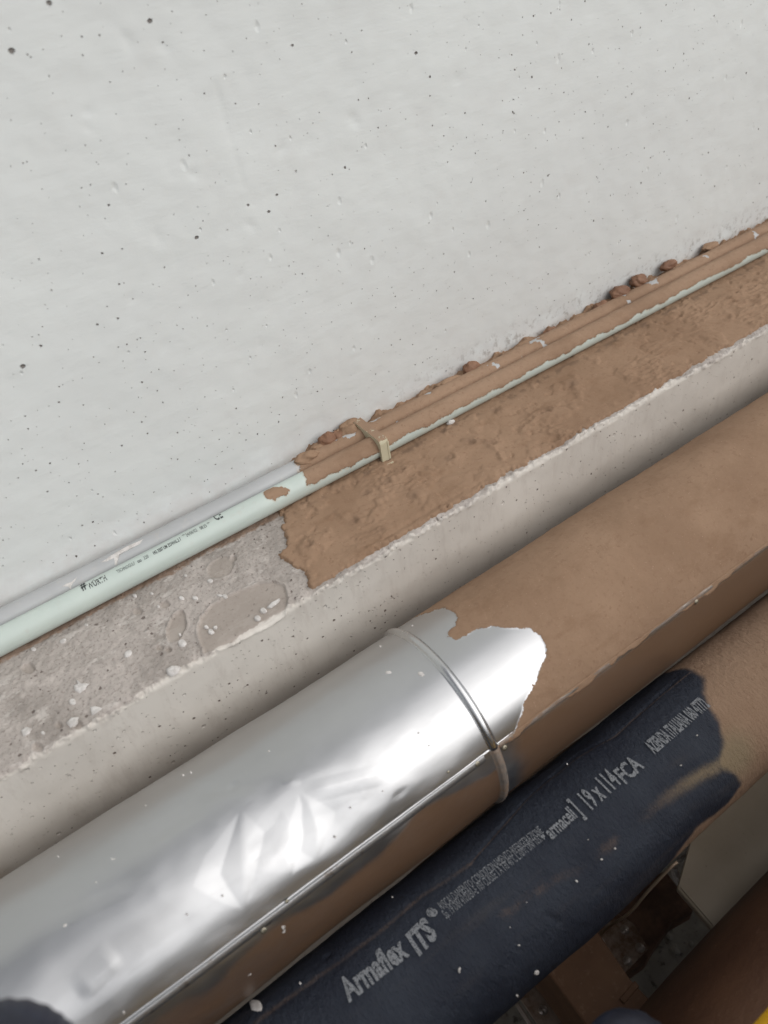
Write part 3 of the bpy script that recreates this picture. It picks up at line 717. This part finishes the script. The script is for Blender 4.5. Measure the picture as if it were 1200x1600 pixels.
und = fbm(X*.55, U, 9, 2, 401)*.0016+fbm(X*.8, U, 22, 2, 411)*.00042
Rr = Rr+und*sstep(BX-.004, BX-.07, X)
cone(400, 1310, .10, .055, .0036, .2, 1.4)
cone(505, 1275, .080, .040, .0030, .1, 1.3)
def facet(poly, slope, lim=1):
    global Rr
    d = polysd(X, U, [at_m(*p) for p in poly]); Rr = Rr-slope*np.minimum(np.sqrt(np.clip(d, 0, None)**2+1e-6)-.001, lim)
facet([(376, 1262), (382, 1425), (345, 1412), (300, 1385), (318, 1340)], .055)
facet([(380, 1268), (440, 1264), (452, 1285), (436, 1330), (384, 1420)], .045)
facet([(466, 1238), (482, 1250), (500, 1300), (492, 1345), (455, 1372), (446, 1340), (452, 1285)], .065)
facet([(470, 1236), (560, 1226), (575, 1250), (545, 1305), (498, 1342), (490, 1280)], .035)
facet([(350, 1225), (372, 1216), (378, 1226), (360, 1234)], .04)
fold((300, 1245), (410, 1225), .010, .014, .0012)
fold((470, 1240), (610, 1205), .012, .010, -.0012)
fold((200, 1330), (330, 1255), .010, .016, .0009)
fold((60, 1440), (230, 1360), .016, .020, .0010)
fold((120, 1560), (190, 1490), .010, .02, -.0012)
cone(625, 1240, .012, .005, .0003); cone(455, 1222, .010, .005, -.0006, .6)
cone(365, 1228, .008, .006, .0009); cone(140, 1540, .05, .02, .0007)
Rr += groove(T, TSL)
# brown film and reflection painted together low on the flank
fx = sstep(-.35, .22, X)
film_tint = sstep(.010, .034-.012*fx, (U-TSL*MR)+fbm(X, U, 10, 3, 421)*.010)*(.62+.33*fx)
film_tint *= .9
dust = np.full_like(X, -.05)
P = np.stack([X, MY+Rr*np.cos(T), MZ+Rr*np.sin(T)], -1)
j1 = link('dented_jacket', gridmesh(P, True, attrs={'dust': dust, 'film_tint': film_tint}, flip=True), METAL, pipe)
j1['label'] = 'bare dented aluminium jacket section'
TH = theta_samples(TSR)
xs = xsamp(a=BX+.004, b=1.8, near=.0014, far=.003); xs = xs[xs >= BX+.004]
X, T = np.meshgrid(xs, TH, indexing='ij'); U = T*MR
clean = [(606, 985), (640, 968), (668, 958), (690, 952), (706, 954), (715, 965), (712, 978), (700, 988), (697, 996), (712, 1001), (728, 993), (745, 984), (768, 979), (800, 982), (826, 983), (842, 992), (852, 1008), (853, 1024), (845, 1040), (838, 1060), (826, 1085), (817, 1103), (812, 1126), (800, 1146), (772, 1168)]
cp = [at_m(*p) for p in clean]; cp[0] = (BX-.02, cp[0][1]-.004)
cp = [(BX-.02, cp[0][1]-.01)]+cp+[(BX-.02, TSR*MR+.002)]
sdc = -polysd(X, U, cp)                              # positive = dusty
lowf = sstep(TSR*MR+.000, TSR*MR+.004, U)
dustR = sdc+fbm(X, U, 60, 3, 431)*.0016
dustR = np.where(U > TSR*MR+.001, np.minimum(dustR, .02-.9*(U-TSR*MR)+fbm(X, U, 14, 4, 441)*.006-.016), dustR)
film_tintR = sstep(.001, .012, U-TSR*MR)*sstep(BX-.004, BX+.05, X)*.98
Rr = np.full_like(X, MR+.0006)+fbm(X*.6, U, 9, 2, 451)*.0009
Rr += sstep(-.0006, .0016, dustR)*(.0008+.0005*fbm(X, U, 38, 4, 461, .6)+.0007*fbm(X, U, 10, 2, 471))
Rr += groove(T, TSR)
P = np.stack([X, MY+Rr*np.cos(T), MZ+Rr*np.sin(T)], -1)
j2 = link('dusty_jacket', gridmesh(P, True, attrs={'dust': dustR, 'film_tint': film_tintR}, flip=True), METAL, pipe)
j2['label'] = 'aluminium jacket section under brown dust with a bare lobe'
# longitudinal lap strips
def strip(x0, x1, ts, w, mat, name):
    xs = np.arange(x0, x1, .01); us = np.array([0, 0, .0006, .0012, w*.5, w-.001, w-.0003, w, w]); hs_ = np.array([-.001, .0006, .0014, .0016, .0017, .0015, .0008, .0002, -.001])
    X, Uu = np.meshgrid(xs, us, indexing='ij'); Hh = np.broadcast_to(hs_, X.shape)
    R_ = MR+Hh+fbm(X, X*0, 18, 2, 481)*.0003; T = ts+Uu/MR+fbm(X, X*0, 7, 2, 485)*.004
    return link(name, gridmesh(np.stack([X, MY+R_*np.cos(T), MZ+R_*np.sin(T)], -1), flip=True), mat, pipe)
strip(XA, BX-.006, TSL, .0085, TRIM, 'lap_seam')['label'] = 'bright overlap seam on the bare section'
strip(BX+.007, XB, TSR, .0055, DTRIM, 'lap_seam')['label'] = 'dusty overlap seam on the brown section'
# joint band: two formed halves meeting at the seam
def band(t0, t1, mat):
    ts = np.linspace(t0, t1, 140)
    prof_ = [(-.0085, -.001), (-.0085, .0004), (-.0075, .0004), (-.0062, .0010), (-.0050, .0040), (-.0030, .0052), (-.0005, .0056), (.0012, .0057), (.0028, .0055), (.0045, .0048), (.0060, .0034), (.0072, .0018), (.0085, .0012), (.0085, -.001)]
    px_ = np.array([p[0] for p in prof_])*.68; ph_ = np.array([p[1] for p in prof_])*.8
    T, K = np.meshgrid(ts, np.arange(len(prof_)), indexing='ij'); R_ = MR+ph_[K]
    P = np.stack([BX+px_[K], MY+R_*np.cos(T), MZ+R_*np.sin(T)], -1)
    # closed ends
    c0 = P[:1].copy(); c0[:] = P[:1].mean(axis=1, keepdims=True); c1 = P[-1:].copy(); c1[:] = P[-1:].mean(axis=1, keepdims=True)
    return link('joint_band', gridmesh(np.concatenate([c0, P, c1]), flip=False), mat, pipe)
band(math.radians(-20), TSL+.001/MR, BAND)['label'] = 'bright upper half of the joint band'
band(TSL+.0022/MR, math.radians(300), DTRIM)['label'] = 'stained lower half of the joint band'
# screws
def screw_mesh():
    bm = bmesh.new(); bmesh.ops.create_uvsphere(bm, u_segments=20, v_segments=12, radius=1)
    for v in bm.verts:
        v.co.z = max(v.co.z, -.2)
        if abs(v.co.x) < .17 and v.co.z > .3: v.co.z *= .72
        v.co.z *= .55
    me = bpy.data.meshes.new('m'); bm.to_mesh(me); bm.free(); return me
SM = screw_mesh(); SM.materials.append(SCREW); SM.shade_smooth()
for (x, y, r) in [(745, 1193, .0034), (788, 1168, .0034), (412, 1453, .0034), (1087, 940, .0034), (448, 1408, .0020), (700, 1206, .0016), (150, 1652, .0034)]:
    xx, tt = mh_(x, y); o = bpy.data.objects.new('screw', SM); COL.objects.link(o); o.parent = pipe
    o.matrix_parent_inverse = Matrix.Translation(-Vector(pipe.location))
    nr = Vector((0, math.cos(tt), math.sin(tt)))
    o.matrix_world = Matrix.Identity(4)
    o.rotation_euler = nr.to_track_quat('Z', 'Y').to_euler(); o.scale = (r, r, r)
    o.location = Vector((xx, MY, MZ))+nr*(MR+.0008)
# plaster drops on the clad pipe
def drop(px, py, rx, ry, rot, yc, zc, R, parent, off=.0007, name='plaster_drop'):
    k_ = 12; pts = []
    for i, t in enumerate(np.linspace(0, 2*math.pi, k_, endpoint=False)):
        w = 1+random.uniform(-.22, .22); a, b = rx*math.cos(t)*w, ry*math.sin(t)*w
        pts.append((px+a*math.cos(rot)-b*math.sin(rot), py+a*math.sin(rot)+b*math.cos(rot)))
    return patch_on_cyl(pts, yc, zc, R, off, PLAST, parent, name)
for a in [(658, 1053, 6.5, 4, .3), (607, 1051, 5.5, 3, -.1), (102, 1446, 5.5, 3, -.7), (670, 1165, 1.6, 1.3, 0), (644, 978, 2, 1.6, 0), (594, 1010, 1.8, 1.5, 0), (420, 1174, 2, 2, 0), (348, 1400, 2, 1.6, 0), (90, 1338, 2, 1.6, 0), (150, 1379, 1.8, 1.5, 0), (292, 1429, 2, 1.8, 0), (193, 1582, 2, 2.4, 0), (598, 1236, 1.8, 1.6, 0), (654, 1145, 1.6, 1.5, 0), (524, 1308, 2, 1.6, 0), (228, 1259, 2, 1.5, 0), (286, 1211, 2, 1.6, 0), (298, 1207, 1.6, 1.4, 0), (548, 1262, 1.5, 1.4, 0)]:
    drop(a[0], a[1], a[2], a[3], a[4], MY, MZ, MR, pipe)
patch_on_cyl([(170, 1338), (174, 1341), (180, 1342), (189, 1341), (184, 1345), (178, 1348), (171, 1346)], MY, MZ, MR, .0008, PLAST, pipe, 'plaster_drop')
patch_on_cyl([(446, 1447), (441, 1447), (440, 1450), (444, 1453), (443, 1457), (440, 1457), (442, 1459), (446, 1457), (446, 1452), (443, 1449)], MY, MZ, MR, .0006, PLAST, pipe, 'plaster_drop')
patch_on_cyl([(382, 1524), (388, 1521), (390, 1517), (397, 1516), (395, 1522), (388, 1525), (383, 1529)], MY, MZ, MR, .0006, PLAST, pipe, 'plaster_drop')

# ------------------------------------------------------------------ black insulated pipe
bh = lambda x, y: hitcyl(x, y, BY, BZ, BR)
bp = thing('black_insulated_pipe', 'black rubber insulated pipe with white print, dusty brown at its far end', 'pipe', (0, BY, BZ))
xs = xsamp(near=.0015, far=.003); TH = np.concatenate([np.arange(math.radians(20), math.radians(235), .0015/BR), np.linspace(math.radians(236), math.radians(379), 50)])
X, T = np.meshgrid(xs, TH, indexing='ij'); U = T*BR
bm_ = lambda x, y: (bh(x, y)[0], bh(x, y)[1]*BR)
Rr = BR+fbm(X*.5, U, 6, 2, 501)*.0022+fbm(X, U, 30, 3, 511)*.0004
tx = bm_(700, 1590)[0]
# lower edge bulge, creases
def crease(pts, w, dep):
    global Rr
    d = linedist(X, U, [bm_(*p) for p in pts])+fbm(X, U, 20, 2, 521)*.002; Rr = Rr-dep*np.exp(-(d/w)**2)
crease([(1060, 1062), (960, 1150), (900, 1180), (830, 1240), (740, 1343)], .0022, .0011)
crease([(735, 1350), (660, 1400), (600, 1452), (530, 1505), (420, 1580)], .006, .0010)
crease([(1090, 1215), (1000, 1290), (930, 1345), (840, 1400), (740, 1480), (640, 1560)], .016, .0028)
crease([(830, 1215), (900, 1170), (960, 1120), (1010, 1080)], .008, .0012)
d1 = linedist(X, U, [bm_(*p) for p in ((856, 1431), (866, 1436), (872, 1440))]); Rr -= .003*np.exp(-(d1/.003)**2)
d1 = linedist(X, U, [bm_(*p) for p in ((508, 1498), (515, 1494))]); Rr -= .002*np.exp(-(d1/.003)**2)
Rr += .0045*np.exp(-((X-bm_(960, 1440)[0])/.10)**2)*sstep(math.radians(160), math.radians(190), T)
# dust: brown beyond the tongue shaped boundary, soft wedge below it
bare = [(1000, 1070), (1040, 1052), (1075, 1046), (1098, 1058), (1106, 1085), (1112, 1105), (1128, 1130), (1133, 1160), (1128, 1180), (1118, 1196), (1150, 1206), (1158, 1225), (1140, 1250), (1115, 1275), (1085, 1300), (1060, 1330)]
pb = [bm_(*p) for p in bare]
pb = [(pb[0][0]-.03, pb[0][1]-.05)]+pb+[(pb[-1][0]-.05, pb[-1][1]+.06), (-2, .45), (-2, -.05)]
sdb = -polysd(X, U, pb)+fbm(X, U, 24, 3, 531)*.004
dustb = sstep(-.012, .010, sdb)*1.3
wd = linedist(X, U, [bm_(*p) for p in ((1150, 1180), (1105, 1205), (1050, 1240), (1000, 1285), (960, 1315))]); xx_ = bm_(960, 1315)[0]
dustb = np.maximum(dustb, .62*np.exp(-(wd/.010)**2)*sstep(xx_-.02, bm_(1110, 1200)[0], X))
wd2 = linedist(X, U, [bm_(*p) for p in ((960, 1315), (900, 1360), (850, 1385), (790, 1430))])
dustb = np.maximum(dustb, .30*np.exp(-(wd2/.010)**2)*(.7+.6*fbm(X, U, 25, 4, 77)))
wl = linedist(X, U, [bm_(*p) for p in ((735, 1350), (700, 1375), (660, 1400), (600, 1452), (530, 1505), (450, 1560), (400, 1598))])
dustb = np.maximum(dustb, .32*np.exp(-(wl/.004)**2)*sstep(-.35, .10, X)+.30*np.exp(-(wl/.011)**2)*sstep(.05, -.18, X))
wl = linedist(X, U, [bm_(*p) for p in ((1080, 1052), (1000, 1115), (960, 1150), (900, 1185), (830, 1242), (770, 1310), (735, 1350))])
dustb = np.maximum(dustb, .42*np.exp(-(wl/.0016)**2))
wl = linedist(X, U, [bm_(*p) for p in ((1040, 1325), (960, 1420), (900, 1470), (860, 1510), (800, 1560))])
dustb = np.maximum(dustb, .5*sstep(math.radians(186), math.radians(197), T+fbm(X, U, 20, 2, 4)*.04)*sstep(-.2, .25, X))
wl = linedist(X, U, [bm_(*p) for p in ((345, 1597), (560, 1428), (800, 1240), (1000, 1078))])
dustb = np.maximum(dustb, .36*np.exp(-((T-math.radians(25))/.10)**2)*sstep(0, .5, X))
och = np.exp(-(wd/.03)**2)*sstep(bm_(950, 1300)[0], bm_(1100, 1200)[0], X)
P = np.stack([X, BY+Rr*np.cos(T), BZ+Rr*np.sin(T)], -1)
link('rubber_sleeve', gridmesh(P, True, attrs={'dust': dustb, 'ochre': och}, flip=True), RUBBER, bp)
O = .0022
for s_, A, B, Tp, bo in [('Armaflex', (545, 1567), (640, 1492), (528, 1535), .035), ('ITS', (654, 1493), (684, 1462), (636, 1462), .05), ('\u00ae', (672, 1437), (682, 1428), (664, 1427), .02), ('o', (677, 1436), (686, 1427), (669, 1425), .03),
        ('RISCALDAMENTO\u00b7CONDIZIONAMENTO\u00b7REFRIGERAZIONE', (692, 1424), (850, 1302), (684, 1412), .0), ('Sp. 19 DIN 4102/B1-E 103 CLASSE 1 A TRI 40\u00b0C L.10/91 UNI 10376', (698, 1437), (852, 1312), (690, 1425), .0),
        ('armacell', (862, 1313), (902, 1277), (852, 1292), .025), ('19 x 114', (924, 1266), (970, 1224), (905, 1240), .03), ('FCA', (977, 1226), (1006, 1199), (963, 1202), .03),
        ('AZIENDA ITALIANA 060 47772', (1022, 1179), (1109, 1104), (1010, 1160), .035)]:
    print_on_cyl(s_, A, B, Tp, BY, BZ, BR, O, INKW, bp, bo)
for s_, A, B, Tp in [(']', (906, 1275), (910, 1271), (888, 1250)), ('"', (853, 1318), (857, 1314), (846, 1308))]:
    print_on_cyl(s_, A, B, Tp, BY, BZ, BR, O, INKW, bp, .03)
for a in [(400, 1570, 10, 9, .8), (839, 1520, 4.5, 3, -.8), (901, 1377, 2.6, 1.6, .9), (940, 1343, 2.0, 1.6, 0), (961, 1326, 1.6, 1.5, 0), (1089, 1149, 1.6, 1.2, 0), (1064, 1196, 1.6, 1.2, 0), (613, 1402, 1.6, 1.3, 0), (469, 1536, 1.8, 1.8, 0), (811, 1477, 1.7, 1.4, 0), (808, 1556, 1.6, 2, 0), (797, 1449, 1, 1, 0), (823, 1410, 1, .9, 0), (919, 1312, 1, .9, 0), (886, 1194, 1.2, 1.1, 0)]:
    drop(a[0], a[1], a[2], a[3], a[4], BY, BZ, BR+.0015, bp)
patch_on_cyl([(719, 1511), (716, 1514), (716, 1519), (719, 1521), (718, 1516), (720, 1513)], BY, BZ, BR+.0015, .0008, PLAST, bp, 'plaster_drop')

# ------------------------------------------------------------------ drops and flakes on the ledge
def flat_drop(pts, z=.0010, h=.0004, name='plaster_drop', parent=None, mat=None):
    q = [hitz(x, y, z) for x, y in pts]; c = np.mean(q, axis=0); V = [(c[0], c[1], z+h)]; n_ = len(q); Fc = []
    for f, hh_ in ((.5, h), (.85, h*.8), (1, -.002)):
        for p in q: V.append((c[0]+(p[0]-c[0])*f, c[1]+(p[1]-c[1])*f, z+hh_))
    for i in range(n_): Fc.append((0, 1+i, 1+(i+1) % n_))
    for k_ in range(2):
        a = 1+k_*n_; b = a+n_
        for i in range(n_): j = (i+1) % n_; Fc.append((a+i, b+i, b+j, a+j))
    return V, Fc
drops = []
for (x, y, rx, ry, ro) in [(98, 1001, 6, 3.5, -.4), (52, 1014, 5, 3, 0), (200, 1021, 8, 5, -.6), (284, 1004, 7, 6, 0), (328, 907, 5, 3, -.2), (351, 931, 4.5, 3, 0), (290, 899, 3, 2.5, 0), (237, 927, 3, 2, 0), (305, 934, 5, 3, .2), (283, 934, 4, 3, 0), (210, 930, 4, 2.5, 0), (113, 1096, 6, 5, 0), (411, 953, 5.5, 4, 0), (402, 965, 5, 4, 0), (322, 979, 3.5, 2.5, 0), (329, 986, 5, 4, .3), (336, 980, 4, 2, -.4), (67, 1145, 3.5, 3, 0), (135, 976, 4, 2, 0), (343, 930, 6, 1.5, .1), (247, 947, 2, 2, 0), (281, 991, 2, 2, 0)]:
    k_ = 12; drops.append(flat_drop([(x+rx*math.cos(t)*math.cos(ro)-ry*math.sin(t)*math.sin(ro)+random.uniform(-.6, .6), y+rx*math.cos(t)*math.sin(ro)+ry*math.sin(t)*math.cos(ro)) for t in np.linspace(0, 2*math.pi, k_, endpoint=False)]))
drops.append(flat_drop([(416, 949), (424, 941), (432, 937), (437, 934), (436, 939), (430, 944), (423, 949)]))
drops.append(flat_drop([(113, 1072), (122, 1068), (118, 1060), (128, 1068), (140, 1068), (133, 1077), (124, 1083), (117, 1080)], .001, .0012))
drops.append(flat_drop([(32, 1142), (42, 1135), (50, 1138), (44, 1146), (36, 1152)], .001, .0012))
drops.append(flat_drop([(140, 1105), (150, 1103), (162, 1107), (152, 1114), (143, 1118)], .001, .0012))
drops.append(flat_drop([(259, 1047), (270, 1041), (283, 1042), (276, 1051), (267, 1056), (261, 1053)], .003, .003))
drops.append(flat_drop([(103, 1130), (112, 1121), (124, 1120), (120, 1130), (110, 1138)], .001, .0015))
o = link('plaster_flecks', join_meshes(drops), PLAST, ledge); o['kind'] = 'stuff'
o2 = lump_mesh(hitz(704, 660, .006), .0042, 900, (1.6, 1, .8)); tag(link('plaster_crumb', o2, PLAST), 'small white plaster crumb on the mud just below the green conduit', 'crumb')

# ------------------------------------------------------------------ things in the trench
def prism(pxs, z, th, bev=.001):
    q = [hitz(x, y, z) for x, y in pxs]; bm = bmesh.new(); vs = [bm.verts.new((p[0], p[1], z)) for p in q]
    f = bm.faces.new(vs); r = bmesh.ops.extrude_face_region(bm, geom=[f])
    bmesh.ops.translate(bm, vec=(0, 0, -th), verts=[v for v in r['geom'] if isinstance(v, bmesh.types.BMVert)])
    bmesh.ops.recalc_face_normals(bm, faces=bm.faces[:])
    if bev: bmesh.ops.bevel(bm, geom=bm.edges[:], offset=bev, segments=1, affect='EDGES')
    me = bpy.data.meshes.new('m'); bm.to_mesh(me); bm.free(); return me, q
# dusty sheet box (duct) on the right
ZB = -.52
me, q = prism([(1085, 1290), (1058, 1388), (1118, 1457), (1330, 1235), (1330, 1060), (1200, 1130)], ZB, .012, .0015)
bx_ = thing('sheet_metal_box', 'beige grey sheet metal box with a scratch, half under the black pipe', 'duct', (q[1][0], q[1][1], ZB))
link('box_body', me, BEIGE, bx_, False)
me, _ = prism([(1063, 1386), (1120, 1452), (1123, 1449), (1066, 1382)], ZB+.0018, .0012, 0); link('edge_fold', me, BEIGE, bx_, False)
# large red-brown pipe
cr_ = hitcyl
RB = .17; rd = 1.10; ph = math.radians(45+38.3)+math.asin(RB/rd)
ry0, rz0 = -D+rd*math.cos(ph), H-rd*math.sin(ph)
pts = [(-1.2, ry0+.0, rz0-.75), (-.25, ry0-.015, rz0-.42), (.10, ry0-.01, rz0-.14), (.32, ry0-.003, rz0-.03), (.55, ry0, rz0), (1.0, ry0, rz0), (2, ry0, rz0), (3.2, ry0, rz0)]
rp = link('red_brown_pipe', tube_mesh(pts, RB, 72), REDB)
tag(rp, 'wide red brown painted pipe bending down at the lower right', 'pipe')
# yellow rail
yr = .75; ya = math.radians(45+43.35)+math.asin(.03/yr)
yy0, yz0 = -D+yr*math.cos(ya), H-yr*math.sin(ya)
yo = link('yellow_rail', tube_mesh([(-1.5, yy0-.02, yz0), (.2, yy0, yz0), (1.6, yy0, yz0), (3.0, yy0, yz0)], .03, 40), YELLOW)
tag(yo, 'bright yellow painted rail cutting the lower right corner', 'rail')
# brown beam crossing under the black pipe
ZC = -.62
me, q = prism([(800, 1450), (890, 1392), (985, 1530), (1015, 1562), (1095, 1665), (990, 1760), (915, 1600), (862, 1528)], ZC, .14, .002)
bb = thing('brown_duct', 'flat brown duct crossing under the black pipe', 'duct', (q[2][0], q[2][1], ZC))
link('duct_body', me, BROWN, bb, False)
me, _ = prism([(968, 1560), (992, 1532), (999, 1541), (976, 1568)], ZC+.004, .004, .0008); link('flange', me, BROWN, bb, False)
# riveted plates
def plate(pxs, z, rivets, label, name='riveted_plate'):
    me, q = prism(pxs, z, .004, .0008); t = thing(name, label, 'steel plate', (q[0][0], q[0][1], z))
    link('sheet', me, PLATE, t, False)
    for (x, y) in rivets:
        p = hitz(x, y, z); o = bpy.data.objects.new('rivet', SM2); COL.objects.link(o); o.parent = t
        o.matrix_parent_inverse = Matrix.Translation(-Vector(t.location)); o.location = p; o.scale = (.0078, .0078, .0078)
    return t
SM2 = SM.copy(); SM2.materials.clear(); SM2.materials.append(ROD)
ZP = -.80
plate([(918, 1475), (955, 1420), (990, 1443), (1013, 1482), (972, 1524), (935, 1500)], ZP, [(976, 1453), (1000, 1481), (980, 1501), (938, 1472)], 'square rust stained plate with four rivets right of the brown duct')
plate([(812, 1560), (845, 1520), (890, 1545), (925, 1600), (880, 1650), (850, 1615)], ZP, [(848, 1578), (893, 1587)], 'rust stained riveted plate left of the brown duct')
me, q = prism([(905, 1500), (965, 1395), (1040, 1360), (1085, 1420), (1050, 1440), (1025, 1475), (1010, 1500), (960, 1535)], ZP-.03, .05, .002)
tag(link('rusted_bracket', me, DRUST, smooth=False), 'dark rusted steel bracket beneath the riveted plate, beside the beige box', 'bracket')
# cracks of dark grime line and the rod
tag(link('threaded_rod', tube_mesh([hitz(806, 1566, -.70), hitz(828, 1600, -.70), hitz(870, 1665, -.70)], .0035, 16), ROD), 'thin pale metal rod at the bottom, under the black pipe', 'rod')
tag(link('thin_cable', tube_mesh([at(1058, 1347, 1.22), at(1045, 1358, 1.22), at(1012, 1393, 1.26), at(985, 1425, 1.32), at(955, 1446, 1.40), at(925, 1474, 1.46)], .0022, 12), CABLE), 'thin brown cable sagging below the black pipe to the riveted plate', 'cable')
me, q = prism([(1050, 1352), (1056, 1350), (1064, 1368), (1061, 1376), (1054, 1366)], -.56, .02, .001)
sb = thing('pale_bracket', 'small pale clip with a bolt beside the corner of the beige box', 'bracket', (q[0][0], q[0][1], -.56))
link('tab', me, PLAST, sb, False)
me, _ = prism([(1060, 1340), (1072, 1331), (1074, 1337), (1064, 1344)], -.56, .01, .001); link('tab', me, PLAST, sb, False)
link('bolt', lump_mesh(hitz(1053, 1353, -.556), .0045, 12), ROD, sb)
# ribbed hoses at the lower edge
dpt = .78
tag(link('ribbed_hose', tube_mesh([at(925, 1900, 1.15), at(950, 1720, .86), at(980, 1650, dpt), at(1022, 1680, dpt), at(1060, 1740, .80), at(1090, 1850, .80)], .032, 64, .0006, .0045), HOSE), 'dark blue ribbed hose bend at the bottom, in front of the brown duct', 'hose')
dp2 = .52
tag(link('ribbed_hose', tube_mesh([at(-170, 1790, dp2), at(-80, 1692, dp2), at(5, 1664, dp2), at(60, 1702, dp2), at(100, 1760, dp2), at(120, 1900, dp2)], .029, 64, .0004, .0045), HOSE), 'dark blue hose bend at the bottom left corner, over the aluminium pipe', 'hose')

# debris lying on the trench floor
dv = []
for k_ in range(260):
    x, y = random.uniform(.05, 1.2), random.uniform(-1.0, -.25); rr = random.choice([.003, .004, .006, .009])*random.uniform(.7, 1.3)
    bm = bmesh.new(); bmesh.ops.create_icosphere(bm, subdivisions=1, radius=1)
    vv = [(x+v.co.x*rr*random.uniform(.7, 1.3), y+v.co.y*rr*random.uniform(.7, 1.3), FZ+.3*rr+v.co.z*rr*.6) for v in bm.verts]
    ff = [[v.index for v in f.verts] for f in bm.faces]; bm.free(); dv.append((vv, ff))
tag(link('rubble', join_meshes(dv), FLOOR, smooth=False), 'small stone and mortar rubble scattered on the trench floor', 'rubble', 'stuff')
